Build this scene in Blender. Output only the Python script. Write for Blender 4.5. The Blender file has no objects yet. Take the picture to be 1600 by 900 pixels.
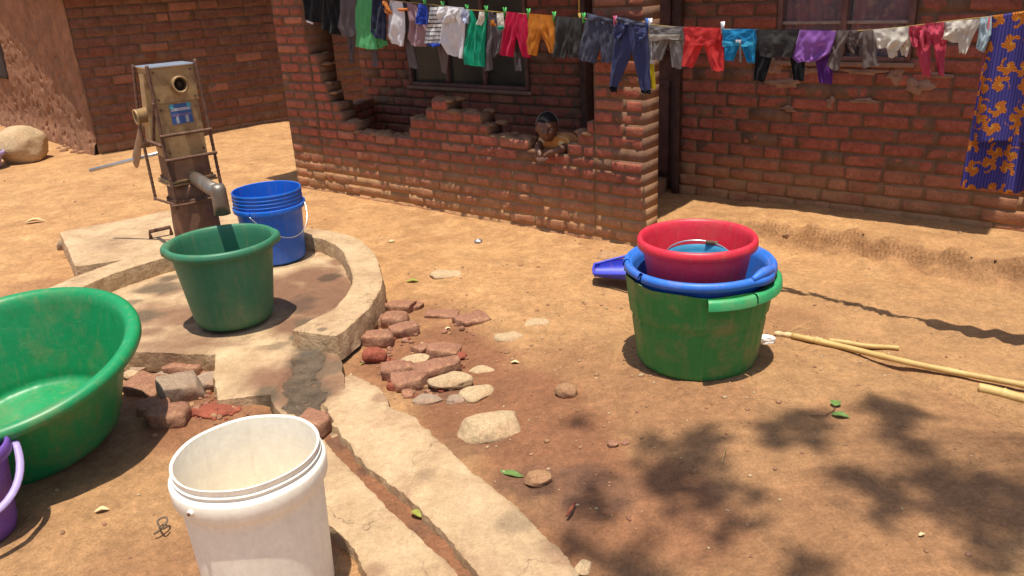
import bpy, bmesh, math, random
import numpy as np
from mathutils import Vector, Matrix, noise as mnoise

# ------------------------------------------------------------------ camera, world, sun
SC = bpy.context.scene
COL = SC.collection
F = 1256.0; CAMH = 1.45
_v = np.array([185., 3250.]); _L = float(np.hypot(*_v))
PITCH = math.atan(F/_L); ROLL = math.atan2(_v[0], _v[1])
FW = np.array([0, math.cos(PITCH), -math.sin(PITCH)])
R0 = np.array([1., 0, 0]); D0 = np.array([0, -math.sin(PITCH), -math.cos(PITCH)])
CX = math.cos(ROLL)*R0 + math.sin(ROLL)*D0
CY = -math.sin(ROLL)*R0 + math.cos(ROLL)*D0
CAM = np.array([0, 0, CAMH])
cam = bpy.data.cameras.new('camera'); camo = bpy.data.objects.new('camera', cam); COL.objects.link(camo)
cam.sensor_width = 36; cam.lens = F/1600*36; cam.clip_start = .05; cam.clip_end = 2000
camo.matrix_world = Matrix(((CX[0], -CY[0], -FW[0], 0), (CX[1], -CY[1], -FW[1], 0), (CX[2], -CY[2], -FW[2], CAMH), (0, 0, 0, 1)))
SC.camera = camo
SUN = Vector((-.01, -.155, 1)).normalized()
w = bpy.data.worlds.new('World'); SC.world = w; w.use_nodes = True
nt = w.node_tree; bg = nt.nodes['Background']; sky = nt.nodes.new('ShaderNodeTexSky')
sky.sky_type = 'NISHITA'; sky.sun_disc = False; sky.sun_elevation = math.asin(SUN.z)
sky.sun_rotation = math.atan2(SUN.x, SUN.y); sky.dust_density = 2.0; sky.air_density = 1.0
nt.links.new(sky.outputs[0], bg.inputs[0]); bg.inputs[1].default_value = 0.12
sl = bpy.data.lights.new('sun', 'SUN'); sl.energy = 4.6; sl.angle = math.radians(.53); sl.color = (1, .93, .80)
so = bpy.data.objects.new('sun', sl); COL.objects.link(so); so.rotation_euler = SUN.to_track_quat('Z', 'Y').to_euler()
so.location = (0, 0, 8)
SC.view_settings.view_transform = 'Standard'; SC.view_settings.look = 'None'
SC.view_settings.exposure = 0.32; SC.view_settings.gamma = 1
SC.cycles.max_bounces = 10; SC.cycles.diffuse_bounces = 8

rnd = random.Random(7)
# ------------------------------------------------------------------ helpers
def ray(px, py): return FW + CX*(px-800)/F + CY*(py-450)/F
def at(px, py, z=0.0):            # surveyed point of the photo on the level z
    r = ray(px, py); t = (z-CAMH)/r[2]; return CAM + r*t
UV = np.array([.766, -.643, 0]); NV = np.array([.643, .766, 0])
def onp(px, py, c):               # surveyed point in the vertical plane c parallel to the house front
    r = ray(px, py); t = (c-CAM@NV)/(r@NV); p = CAM + r*t
    return float(p@UV), float(p[2])
def hp(u, c, z): return Vector((u*UV[0]+c*NV[0], u*UV[1]+c*NV[1], z))

def tag(o, label=None, cat=None, group=None, kind=None):
    if label: o['label'] = label
    if cat: o['category'] = cat
    if group: o['group'] = group
    if kind: o['kind'] = kind
    return o
def empty(name, loc, label, cat, group=None, rz=0):
    o = bpy.data.objects.new(name, None); COL.objects.link(o); o.location = loc; o.rotation_euler = (0, 0, rz)
    o.empty_display_size = .05
    return tag(o, label, cat, group)
def mobj(name, vs, fs, mats, parent=None, smooth=True, mi=None, attrs=None):
    me = bpy.data.meshes.new(name)
    me.from_pydata([tuple(map(float, v)) for v in vs], [], [tuple(map(int, f)) for f in fs])
    if not isinstance(mats, (list, tuple)): mats = [mats]
    for m in mats: me.materials.append(m)
    if mi is not None: me.polygons.foreach_set('material_index', list(mi))
    if smooth: me.polygons.foreach_set('use_smooth', [True]*len(me.polygons))
    if attrs:
        for k, a in attrs.items():
            at_ = me.attributes.new(k, 'FLOAT', 'POINT'); at_.data.foreach_set('value', [float(x) for x in a])
    me.update()
    o = bpy.data.objects.new(name, me); COL.objects.link(o)
    if parent is not None: o.parent = parent
    return o
class MB:
    def __init__(s): s.v = []; s.f = []; s.m = []
    def add(s, vs, fs, m=0):
        b = len(s.v); s.v += [tuple(v) for v in vs]; s.f += [tuple(b+i for i in f) for f in fs]; s.m += [m]*len(fs)
        return s
    def build(s, name, mats, parent=None, smooth=True, attrs=None):
        return mobj(name, s.v, s.f, mats, parent, smooth, s.m, attrs)
_rs = np.random.RandomState(3); _tab = _rs.rand(64, 64, 64)
def vnoise(p):
    p = np.asarray(p, float); i = np.floor(p).astype(int); f = p-i; f = f*f*(3-2*f); r = 0
    for dx in (0, 1):
        for dy in (0, 1):
            for dz in (0, 1):
                wgt = (f[..., 0] if dx else 1-f[..., 0])*(f[..., 1] if dy else 1-f[..., 1])*(f[..., 2] if dz else 1-f[..., 2])
                r = r + wgt*_tab[(i[..., 0]+dx) % 64, (i[..., 1]+dy) % 64, (i[..., 2]+dz) % 64]
    return r*2-1
def fbm(p, o=4):
    p = np.asarray(p, float); s = 0; a = 1.; n = 0
    for k in range(o): s = s + a*vnoise(p*2**k + 17.3*k); n += a; a *= .5
    return s/n
def n2(x, y, s=1, o=4, z=0.): return fbm(np.stack([x*s, y*s, np.zeros_like(x)+z], -1), o)

def mat(name, col, rough=.8, var=.15, vscale=8, bump=.2, bscale=60, col2=None, spec=.3, transl=0, dirt=None, dscale=5, damt=.5, attr=None, attrcol=None, coat=0, metal=0, grain=.0, gscale=160, crack=0, streak=0):
    m = bpy.data.materials.new(name); m.use_nodes = True; t = m.node_tree; N = t.nodes; L = t.links
    P = N['Principled BSDF']; P.inputs['Roughness'].default_value = rough; P.inputs['Specular IOR Level'].default_value = spec
    P.inputs['Metallic'].default_value = metal; P.inputs['Coat Weight'].default_value = coat
    tc = N.new('ShaderNodeTexCoord'); src = tc.outputs['Object']
    n1 = N.new('ShaderNodeTexNoise'); n1.inputs['Scale'].default_value = vscale; n1.inputs['Detail'].default_value = 6; n1.inputs['Roughness'].default_value = .6
    L.new(src, n1.inputs['Vector'])
    mx = N.new('ShaderNodeMix'); mx.data_type = 'RGBA'
    c2 = col2 if col2 else tuple(c*(1-var) for c in col)
    c1 = col if col2 else tuple(min(1, c*(1+var)) for c in col)
    rp = N.new('ShaderNodeMapRange'); rp.inputs[1].default_value = .35; rp.inputs[2].default_value = .65
    L.new(n1.outputs[0], rp.inputs[0]); L.new(rp.outputs[0], mx.inputs[0])
    mx.inputs[6].default_value = (*c1, 1); mx.inputs[7].default_value = (*c2, 1)
    out = mx.outputs[2]
    if dirt:
        n2_ = N.new('ShaderNodeTexNoise'); n2_.inputs['Scale'].default_value = dscale; n2_.inputs['Detail'].default_value = 8; n2_.inputs['Roughness'].default_value = .7
        L.new(src, n2_.inputs['Vector'])
        r2 = N.new('ShaderNodeMapRange'); r2.inputs[1].default_value = .5; r2.inputs[2].default_value = .72; r2.inputs[4].default_value = damt
        L.new(n2_.outputs[0], r2.inputs[0])
        m2 = N.new('ShaderNodeMix'); m2.data_type = 'RGBA'; L.new(r2.outputs[0], m2.inputs[0]); L.new(out, m2.inputs[6]); m2.inputs[7].default_value = (*dirt, 1)
        out = m2.outputs[2]
    if streak:
        ms_ = N.new('ShaderNodeMapping'); ms_.inputs['Scale'].default_value = (38, 38, 3.2); L.new(src, ms_.inputs[0]); n3 = N.new('ShaderNodeTexNoise'); n3.inputs['Scale'].default_value = 1; n3.inputs['Detail'].default_value = 6; n3.inputs['Roughness'].default_value = .75; L.new(ms_.outputs[0], n3.inputs['Vector'])
        r3 = N.new('ShaderNodeMapRange'); r3.inputs[1].default_value = .52; r3.inputs[2].default_value = .75; r3.inputs[4].default_value = streak; L.new(n3.outputs[0], r3.inputs[0])
        m5 = N.new('ShaderNodeMix'); m5.data_type = 'RGBA'; L.new(r3.outputs[0], m5.inputs[0]); L.new(out, m5.inputs[6]); m5.inputs[7].default_value = (*(dirt or (.4, .3, .2)), 1); out = m5.outputs[2]
        ms2 = N.new('ShaderNodeMapping'); ms2.inputs['Scale'].default_value = (9, 9, 160); ms2.inputs['Rotation'].default_value = (.5, .35, 0); L.new(src, ms2.inputs[0]); n4 = N.new('ShaderNodeTexNoise'); n4.inputs['Scale'].default_value = 1; n4.inputs['Detail'].default_value = 3; L.new(ms2.outputs[0], n4.inputs['Vector'])
        r4 = N.new('ShaderNodeMapRange'); r4.inputs[1].default_value = .66; r4.inputs[2].default_value = .72; r4.inputs[4].default_value = .35; L.new(n4.outputs[0], r4.inputs[0])
        m6 = N.new('ShaderNodeMix'); m6.data_type = 'RGBA'; L.new(r4.outputs[0], m6.inputs[0]); L.new(out, m6.inputs[6]); m6.inputs[7].default_value = tuple(min(1, c*1.5+.06) for c in col)+(1,); out = m6.outputs[2]
        rr_ = N.new('ShaderNodeMapRange'); rr_.inputs[3].default_value = rough; rr_.inputs[4].default_value = min(1, rough+.14); L.new(n1.outputs[0], rr_.inputs[0]); L.new(rr_.outputs[0], P.inputs['Roughness'])
    if crack:
        nd_ = N.new('ShaderNodeTexNoise'); nd_.inputs['Scale'].default_value = 7; nd_.inputs['Detail'].default_value = 5; L.new(src, nd_.inputs['Vector'])
        va = N.new('ShaderNodeVectorMath'); va.operation = 'MULTIPLY_ADD'; L.new(nd_.outputs[1], va.inputs[0]); va.inputs[1].default_value = (.35, .35, .35); L.new(src, va.inputs[2])
        vc = N.new('ShaderNodeTexVoronoi'); vc.feature = 'DISTANCE_TO_EDGE'; vc.inputs['Scale'].default_value = 1.7; L.new(va.outputs[0], vc.inputs['Vector'])
        rc = N.new('ShaderNodeMapRange'); rc.inputs[1].default_value = .0; rc.inputs[2].default_value = .007; rc.inputs[3].default_value = crack; rc.inputs[4].default_value = 0; L.new(vc.outputs[0], rc.inputs[0])
        mk = N.new('ShaderNodeMath'); mk.operation = 'MULTIPLY'; L.new(rc.outputs[0], mk.inputs[0]); L.new(rp.outputs[0], mk.inputs[1])
        mc_ = N.new('ShaderNodeMix'); mc_.data_type = 'RGBA'; L.new(mk.outputs[0], mc_.inputs[0]); L.new(out, mc_.inputs[6]); mc_.inputs[7].default_value = (.10, .06, .035, 1); out = mc_.outputs[2]
    if attr:
        for a, ac in (attr if isinstance(attr, list) else [(attr, attrcol)]):
            an = N.new('ShaderNodeAttribute'); an.attribute_name = a
            m3 = N.new('ShaderNodeMix'); m3.data_type = 'RGBA'; L.new(an.outputs['Fac'], m3.inputs[0]); L.new(out, m3.inputs[6]); m3.inputs[7].default_value = (*ac, 1)
            out = m3.outputs[2]
            if a == 'wet':
                mr = N.new('ShaderNodeMapRange'); mr.inputs[3].default_value = rough; mr.inputs[4].default_value = .14
                L.new(an.outputs['Fac'], mr.inputs[0]); L.new(mr.outputs[0], P.inputs['Roughness'])
    if grain:
        for gs, ga in ((gscale, grain), (gscale*.28, grain*.8), (gscale*.06, grain*.7)):
            ng = N.new('ShaderNodeTexNoise'); ng.inputs['Scale'].default_value = gs; ng.inputs['Detail'].default_value = 4; ng.inputs['Roughness'].default_value = .7; L.new(src, ng.inputs['Vector'])
            rg = N.new('ShaderNodeMapRange'); rg.inputs[1].default_value = .3; rg.inputs[2].default_value = .7; rg.inputs[3].default_value = 1-ga; rg.inputs[4].default_value = 1+ga
            L.new(ng.outputs[0], rg.inputs[0]); mg = N.new('ShaderNodeVectorMath'); mg.operation = 'SCALE'; L.new(out, mg.inputs[0]); L.new(rg.outputs[0], mg.inputs['Scale']); out = mg.outputs[0]
    L.new(out, P.inputs['Base Color'])
    if bump:
        nb = N.new('ShaderNodeTexNoise'); nb.inputs['Scale'].default_value = bscale; nb.inputs['Detail'].default_value = 8; nb.inputs['Roughness'].default_value = .65
        L.new(src, nb.inputs['Vector']); bn = N.new('ShaderNodeBump'); bn.inputs['Strength'].default_value = bump; bn.inputs['Distance'].default_value = .01
        L.new(nb.outputs[0], bn.inputs['Height']); L.new(bn.outputs[0], P.inputs['Normal'])
    if transl:
        tr = N.new('ShaderNodeBsdfTranslucent'); L.new(out, tr.inputs[0]); ms = N.new('ShaderNodeMixShader'); ms.inputs[0].default_value = transl
        L.new(P.outputs[0], ms.inputs[1]); L.new(tr.outputs[0], ms.inputs[2]); L.new(ms.outputs[0], N['Material Output'].inputs[0])
    return m
def S(r, g, b):                   # sRGB 0-255 to linear
    f = lambda c: (c/255/12.92 if c/255 <= .04045 else ((c/255+.055)/1.055)**2.4)
    return (f(r), f(g), f(b))

DUST = (.42, .235, .115)
M = {}
def brickmat(name, c1, c2):
    m = mat(name, c1, .92, vscale=14, col2=c2, bump=.45, bscale=70, dirt=(.30, .155, .10), dscale=13, damt=.35, spec=.15, grain=.22, gscale=130,
            attr=[('tint', (.22, .08, .05)), ('pale', (.40, .17, .10)), ('dust', DUST)])
    return m
M['brick'] = brickmat('red_brick', (.37, .108, .07), (.25, .078, .052))
M['brick_far'] = brickmat('old_brick', (.20, .094, .064), (.155, .073, .052))
M['mortar'] = mat('mud_mortar', (.20, .11, .07), .95, vscale=20, bump=.5, bscale=90, spec=.1, attr=[('dust', DUST)])
M['mud'] = mat('mud_render', (.28, .142, .083), .95, .18, vscale=5, bump=.8, bscale=45, spec=.1, grain=.2)
M['soil'] = mat('soil', (.465, .258, .112), .93, vscale=2.6, col2=(.36, .188, .082), bump=1.0, bscale=48, dirt=(.54, .32, .15), dscale=6, damt=.7, spec=.2, grain=.24, gscale=120,
                attr=[('trod', (.335, .187, .088)), ('moist_shade', (.235, .105, .053)), ('dark', (.15, .075, .045)), ('wet', (.10, .052, .033))])
M['concrete'] = mat('worn_concrete', (.54, .38, .225), .88, vscale=6, col2=(.41, .275, .155), bump=1.0, bscale=34, dirt=(.33, .19, .105), dscale=4, damt=.9, spec=.25, grain=.15, gscale=140, crack=.8,
                    attr=[('moist_shade', (.21, .11, .065)), ('dark', (.13, .092, .058)), ('wet', (.085, .06, .04))])
M['rock'] = mat('pale_rock', (.50, .36, .21), .9, grain=.25, vscale=9, col2=(.40, .27, .155), bump=.5, bscale=40, dirt=(.30, .17, .09), dscale=7, damt=.6)
M['rock_grey'] = mat('grey_rock', (.36, .26, .18), .9, grain=.25, vscale=12, col2=(.24, .16, .11), bump=.5, bscale=40, dirt=(.36, .19, .11), dscale=7, damt=.6)
M['rock_brown'] = mat('brown_rock', (.36, .20, .10), .9, grain=.25, vscale=12, col2=(.25, .13, .07), bump=.5, bscale=40)
M['rock_dusty'] = mat('dusty_rock', (.42, .24, .12), .93, grain=.2, vscale=9, col2=(.36, .2, .095), bump=.5, bscale=40)
M['loose_brick'] = mat('loose_brick', (.34, .165, .10), .92, grain=.25, vscale=16, col2=(.24, .108, .064), bump=.6, bscale=80, dirt=(.38, .22, .125), dscale=10, damt=.85)
M['red_lump'] = mat('crumbled_brick', (.36, .10, .055), .95, grain=.25, vscale=30, col2=(.24, .065, .04), bump=.9, bscale=90)
M['dark_wood'] = mat('dark_wood', (.075, .035, .025), .6, .3, vscale=20, bump=.3)
M['frame'] = mat('painted_frame', (.16, .075, .06), .55, .25, vscale=15, bump=.2)
M['bar'] = mat('dusty_steel_bar', (.30, .22, .18), .6, .25, vscale=30)
M['glass'] = mat('dusty_glass', (.05, .045, .035), .35, .3, vscale=4, bump=.02, spec=.3, dirt=(.09, .08, .06), damt=.5)
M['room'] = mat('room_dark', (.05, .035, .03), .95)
M['zinc'] = mat('zinc_sheet', (.42, .42, .43), .45, .1, vscale=6, bump=.1, metal=.7, dirt=(.30, .2, .14), damt=.4)
M['rust'] = mat('rusty_bar', (.16, .085, .055), .75, .35, vscale=60, bump=.5, bscale=150, metal=.2)
M['pump_paint'] = mat('pump_cream_metal', (.46, .315, .155), .5, vscale=8, col2=(.33, .21, .105), bump=.15, metal=.35, dirt=(.20, .11, .065), dscale=9, damt=1.0)
M['pump_brown'] = mat('pump_brown_metal', (.22, .115, .07), .6, vscale=10, col2=(.14, .075, .048), bump=.2, metal=.25, dirt=(.26, .15, .09), dscale=9, damt=.7)
M['steel'] = mat('bare_steel', (.55, .55, .56), .32, .12, vscale=20, bump=.08, metal=.85)
M['dull_steel'] = mat('dull_steel', (.26, .24, .21), .45, vscale=12, col2=(.20, .14, .10), bump=.1, metal=.6)
M['wire'] = mat('wire', (.6, .6, .6), .3, .1, bump=0, metal=.9)
def plastic(name, c, rough=.38, dirt=DUST, damt=.35, dscale=4, var=.08, tr=.06): return mat(name, c, rough, var, vscale=3, bump=.07, bscale=26, spec=.45, grain=.06, gscale=70, streak=.24, dirt=dirt, dscale=dscale, damt=damt, transl=tr)
M['p_green'] = plastic('bright_green_plastic', (.010, .25, .085), .32, damt=.22, dscale=6)
M['p_dgreen'] = plastic('dark_green_plastic', (.04, .19, .10), .42, damt=.2)
M['p_sgreen'] = plastic('mid_green_plastic', (.03, .23, .05), .45, damt=.55, dscale=7)
M['p_blue'] = plastic('blue_plastic', (.015, .15, .66), .35, damt=.15)
M['p_blue2'] = plastic('royal_blue_plastic', (.03, .17, .66), .42, damt=.35, dscale=7)
M['p_teal'] = plastic('pale_blue_plastic', (.04, .25, .42), .4, damt=.1)
M['p_indigo'] = plastic('indigo_plastic', (.045, .06, .52), .4, damt=.15)
M['p_red'] = plastic('red_plastic', (.70, .03, .06), .36, damt=.18, dscale=7)
M['p_white'] = plastic('white_plastic', (.92, .86, .74), .42, dirt=(.62, .50, .36), damt=.12, dscale=11, tr=.04, var=.02)
M['p_purple'] = plastic('purple_plastic', (.16, .07, .38), .4, damt=.15)
M['p_lilac'] = plastic('lilac_plastic', (.40, .32, .60), .4, damt=.15)
M['leaf'] = mat('green_leaf', (.16, .26, .07), .6, .2, vscale=40, bump=.1, transl=.25)
M['leaf_y'] = mat('yellowing_leaf', (.33, .34, .07), .6, .2, vscale=40, bump=.1, transl=.25)
M['tree_leaf'] = mat('tree_leaf', (.05, .11, .03), .6, .2, vscale=10, bump=0, transl=.2)
M['bark'] = mat('bark', (.16, .11, .075), .95, .3, vscale=20, bump=.8, bscale=40)
M['cane'] = mat('dry_cane', (.60, .43, .17), .5, vscale=12, col2=(.48, .31, .11), bump=.15)
M['husk'] = mat('dry_husk', (.62, .46, .25), .8, .2, vscale=30, bump=.4)
M['paper'] = mat('white_plastic_scrap', (.82, .80, .76), .5, .05, bump=.2, transl=.2)
M['bluescrap'] = mat('blue_film', (.28, .50, .62), .35, .2, vscale=60, bump=.4)
M['skin'] = mat('child_skin', (.125, .055, .035), .45, .12, vscale=20, bump=.05, spec=.4)
M['hair'] = mat('child_hair', (.010, .008, .008), .8, .3, vscale=80, bump=.8, bscale=250)
M['white_band'] = mat('hair_band', (.35, .30, .25), .6)

# rounded box template
def box_template(px, py, pz):
    idx = {}; vs = []; fs = []
    def vid(i, j, k):
        if (i, j, k) not in idx: idx[(i, j, k)] = len(vs); vs.append((px[i]-.5, py[j]-.5, pz[k]-.5))
        return idx[(i, j, k)]
    nx, ny, nz = len(px)-1, len(py)-1, len(pz)-1
    for i in range(nx):
        for j in range(ny):
            fs.append((vid(i, j, 0), vid(i, j+1, 0), vid(i+1, j+1, 0), vid(i+1, j, 0)))
            fs.append((vid(i, j, nz), vid(i+1, j, nz), vid(i+1, j+1, nz), vid(i, j+1, nz)))
    for i in range(nx):
        for k in range(nz):
            fs.append((vid(i, 0, k), vid(i+1, 0, k), vid(i+1, 0, k+1), vid(i, 0, k+1)))
            fs.append((vid(i, ny, k), vid(i, ny, k+1), vid(i+1, ny, k+1), vid(i+1, ny, k)))
    for j in range(ny):
        for k in range(nz):
            fs.append((vid(0, j, k), vid(0, j, k+1), vid(0, j+1, k+1), vid(0, j+1, k)))
            fs.append((vid(nx, j, k), vid(nx, j+1, k), vid(nx, j+1, k+1), vid(nx, j, k+1)))
    return np.array(vs), fs
TB, TBF = box_template([0, .05, .2, .4, .6, .8, .95, 1], [0, .12, .5, .88, 1], [0, .14, .38, .62, .86, 1])
TS, TSF = box_template([0, .06, .5, .94, 1], [0, .06, .5, .94, 1], [0, .06, .5, .94, 1])
def rbox(T, size, r):
    size = np.array(size); p = T*size; h = size/2-r; h = np.maximum(h, .001)
    c = np.clip(p, -h, h); d = p-c; l = np.linalg.norm(d, axis=1, keepdims=True); l[l == 0] = 1
    return c + d/l*np.minimum(l, r)
def add_box(mb, size, loc, r=.004, rot=None, m=0, jitter=0, seed=0):
    p = rbox(TS, size, r)
    if jitter: p = p + jitter*fbm(np.stack([p[:, 0]*20+seed, p[:, 1]*20, p[:, 2]*20], -1), 2)[:, None]
    if rot is not None: p = p @ np.array(rot.to_3x3()).T
    mb.add(p+np.array(loc), TSF, m)
def rotz(a): return Matrix.Rotation(a, 3, 'Z')
def tube(mb, pts, rad, seg=10, m=0, caps=True, flat=None, closed=False):
    pts = [Vector(p) for p in pts]; n = len(pts); vs = []; fs = []
    rads = rad if isinstance(rad, (list, tuple)) else [rad]*n
    up = Vector((0, 0, 1)); prev = None
    for i, p in enumerate(pts):
        a = pts[max(i-1, 0)]; b = pts[min(i+1, n-1)]
        if closed: a = pts[(i-1) % n]; b = pts[(i+1) % n]
        t = (b-a).normalized()
        if prev is None:
            s = t.cross(up); s = t.cross(Vector((0, 1, 0))) if s.length < .1 else s
        else: s = prev - t*prev.dot(t)
        s.normalize(); prev = s; q = t.cross(s)
        for k in range(seg):
            an = 2*math.pi*k/seg; sx, sy = (1, 1) if not flat else flat
            vs.append(p + s*math.cos(an)*rads[i]*sx + q*math.sin(an)*rads[i]*sy)
    for i in range(n if closed else n-1):
        for k in range(seg):
            a = i*seg+k; b = i*seg+(k+1) % seg; j = ((i+1) % n)*seg
            fs.append((a, b, j+(k+1) % seg, j+k))
    if caps and not closed: fs.append(tuple(range(seg-1, -1, -1))); fs.append(tuple((n-1)*seg+k for k in range(seg)))
    mb.add(vs, fs, m)
def catmull(pts, n=8):
    pts = [np.array(p, float) for p in pts]; P_ = [2*pts[0]-pts[1]]+pts+[2*pts[-1]-pts[-2]]; out = []
    for i in range(1, len(P_)-2):
        a, b, c, d = P_[i-1:i+3]
        for k in range(n):
            t = k/n; out.append(.5*((2*b)+(-a+c)*t+(2*a-5*b+4*c-d)*t*t+(-a+3*b-3*c+d)*t**3))
    out.append(pts[-1]); return out
def lathe(mb, prof, seg=96, m=0, rf=None, zf=None, a0=0, a1=2*math.pi, center=(0, 0)):
    full = abs(a1-a0-2*math.pi) < 1e-6; n = seg if full else seg+1; vs = []; fs = []; k = len(prof)
    for i in range(n):
        a = a0+(a1-a0)*i/seg
        for j, (r, z) in enumerate(prof):
            rr = r + (rf(a, r, z) if rf else 0); zz = z + (zf(a, r, z) if zf else 0)
            vs.append((center[0]+rr*math.cos(a), center[1]+rr*math.sin(a), zz))
    for i in range(seg):
        i2 = (i+1) % n
        for j in range(k-1): fs.append((i*k+j, i2*k+j, i2*k+j+1, i*k+j+1))
    mb.add(vs, fs, m)
def sharp(o, deg=34):
    o.data.set_sharp_from_angle(angle=math.radians(deg)); return o
def resample(poly, n):
    p = np.array(poly, float); d = np.r_[0, np.cumsum(np.linalg.norm(np.diff(p, axis=0), axis=1))]; t = np.linspace(0, d[-1], n)
    return np.stack([np.interp(t, d, p[:, i]) for i in range(p.shape[1])], 1)

# ------------------------------------------------------------------ ground
def seg_d(x, y, a, b):
    ax, ay = a[:2]; bx, by = b[:2]; dx, dy = bx-ax, by-ay; t = np.clip(((x-ax)*dx+(y-ay)*dy)/(dx*dx+dy*dy), 0, 1)
    return np.hypot(x-ax-t*dx, y-ay-t*dy)
def sst(e0, e1, x): t = np.clip((x-e0)/(e1-e0), 0, 1); return t*t*(3-2*t)
GROOVE = [(-.84, 3.02), (-.80, 2.62), (-.69, 2.39), (-.44, 2.05), (-.21, 1.76), (-.10, 1.56), (.12, 1.25)]
EDX = [-5, .6, 1.057, 1.23, 1.41, 1.508, 1.561, 1.613, 1.7, 1.85]; EDY = [3.3, 3.15, 2.932, 2.812, 2.664, 2.49, 2.344, 2.22, 2.0, 1.5]
_lr = random.Random(12); LUMPS = [(-1.95+i*.125+_lr.uniform(-.03, .03), _lr.uniform(-.05, .03), _lr.uniform(.045, .085), _lr.uniform(.025, .05)) for i in range(18)]+[(_lr.uniform(-1.9, .2), _lr.uniform(-.16, .12), _lr.uniform(.02, .05), _lr.uniform(.006, .018)) for i in range(30)]
def ground_z(x, y):
    x = np.asarray(x, float); y = np.asarray(y, float)
    near = 1/(1+((x*x+y*y)/400))
    z = .014*n2(x, y, 1.3, 3)+.009*n2(x, y, 5, 3, 5.)+.0055*n2(x, y, 16, 3, 9.)
    z = z - .01
    # raised bank with the basin stack, dropping off towards the canes
    e = np.interp(x, EDX, EDY)+.02*n2(x, y, 7, 2, 2.)          # far edge line of the bank
    far = sst(.02, -.07, y-e)
    lft = sst(.15, .75, x + .08*n2(x, y, 3, 2, 4.))
    z = z + .062*far*lft
    z = z - .06*sst(-.06, .03, y-e)*sst(1.36, 1.58, x)*sst(.6, .15, y-e)
    # ledge along the main house wall
    c = x*NV[0]+y*NV[1]; u = x*UV[0]+y*UV[1]
    led = 4.42-.065*(u+1.8)+.035*n2(x, y, 4, 2, 7.)
    z = z + (.03*sst(led-.01, led+.02, c) - .08*sst(led+.015, led-.02, c))*sst(-2.2, -1.6, u)*sst(2.5, 3.6, c)
    z = z + .06*np.maximum(0, n2(x, y, 9, 3, 3.))*sst(.16, 0, np.abs(c-led+.03))*sst(-2.3, -1.7, u)
    for lu, lc, lr, lh_ in LUMPS: z = z + lh_*np.exp(-(((u-lu)/lr)**2+((c-4.42+.065*(lu+1.8)-lc)/(lr*.55))**2)**1.6)
    # bank below the left house
    hh = (x+4.12)*.58*-1+(y-8.22)*.81
    z = z + .06*sst(-.35, -.1, hh + .08*n2(x, y, 3, 3, 1.))*sst(-3.6, -3.0, x)
    # under the concrete
    ap = sst(1.0, .7, np.hypot((x+1.5), (y-3.7)*.95)); z = z-.04*ap
    g = np.full_like(x, 9.)
    for a, b in zip(GROOVE[1:-1], GROOVE[2:]): g = np.minimum(g, seg_d(x, y, a, b))
    z = z - .05*sst(.20, .10, g)
    # stones hollow
    z = z - .02*sst(.6, .2, np.hypot(x+.3, y-2.85))
    return z
def gz(x, y): return float(ground_z(np.array([x]), np.array([y]))[0])
MOIST = [(-1.45, 2.85, .34, 1), (-1.2, 2.6, .3, .9), (.5, 2.3, .5, .4), (-.35, 3.05, .55, 1), (-.1, 2.65, .5, 1), (.1, 2.25, .45, 1), (.3, 1.9, .5, .9), (-.45, 3.5, .3, .7), (-1.25, 2.75, .35, 1), (-.95, 2.5, .3, .9), (.45, 2.5, .45, .6),
         (.15, 1.5, .4, .8), (-.7, 2.1, .35, .8), (.8, 1.7, .7, .5), (1.2, 2.0, .6, .45), (.2, 2.9, .35, .5), (-.95, 1.75, .4, .5), (1.25, 3.35, .28, .45), (-1.6, 2.5, .6, .5), (-2.2, 4.0, .3, .5),(-2.6,4.0,.4,.5)]
DARK = [(.02, 2.10, .13, .8), (.18, 2.10, .13, .9), (-.18, 2.32, .16, .6), (.26, 2.02, .12, .6), (-.24, 2.72, .12, .7), (-.36, 2.76, .08, .6), (.1, 1.95, .12, .6)]
WET = [(.06, 2.07, .06, .9), (.14, 2.0, .05, .8), (.27, 1.94, .05, .6)]
def blobs(x, y, B, s, seed):
    r = np.zeros_like(x)
    q = n2(x, y, s, 4, seed)
    for bx, by, br, a in B: r = np.maximum(r, a*sst(1.0, .35, np.hypot(x-bx, y-by)/br + .55*q))
    return r
def axis(lo, hi, flo, fhi, step, far):
    a = list(np.arange(flo, fhi+1e-6, step)); d = step; v = fhi
    while v < far: d = min(d*1.22, 40); v += d; a.append(v)
    d = step; v = flo; b = []
    while v > -far: d = min(d*1.22, 40); v -= d; b.append(v)
    return np.array(b[::-1]+a)
gx = axis(0, 0, -2.9, 2.9, .016, 400); gy = axis(0, 0, 1.35, 5.4, .016, 400)
X, Y = np.meshgrid(gx, gy); Z = ground_z(X, Y)
nx, ny = len(gx), len(gy)
I = np.arange(nx*ny).reshape(ny, nx)
q = np.stack([I[:-1, :-1], I[:-1, 1:], I[1:, 1:], I[1:, :-1]], -1).reshape(-1, 4)
me = bpy.data.meshes.new('ground'); me.vertices.add(nx*ny); me.vertices.foreach_set('co', np.stack([X, Y, Z], -1).ravel())
me.loops.add(q.size); me.polygons.add(len(q)); me.loops.foreach_set('vertex_index', q.ravel().astype(np.int32))
me.polygons.foreach_set('loop_start', np.arange(0, q.size, 4, dtype=np.int32)); me.polygons.foreach_set('use_smooth', np.ones(len(q), bool)); me.update(calc_edges=True)
LEDGE_SHADE = [tuple(hp(uu, 4.405-.065*(uu+1.8), 0)[:2])+(.085, .32) for uu in np.arange(-1.9, .3, .07)]  # shade of the ledge face, painted as a darker band of soil
for k, B, s_, sd in (('moist_shade', MOIST+LEDGE_SHADE, 4, 3.), ('dark', DARK, 14, 8.), ('wet', WET, 16, 6.)):
    a_ = me.attributes.new(k, 'FLOAT', 'POINT'); a_.data.foreach_set('value', blobs(X, Y, B, s_, sd).ravel())
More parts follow.
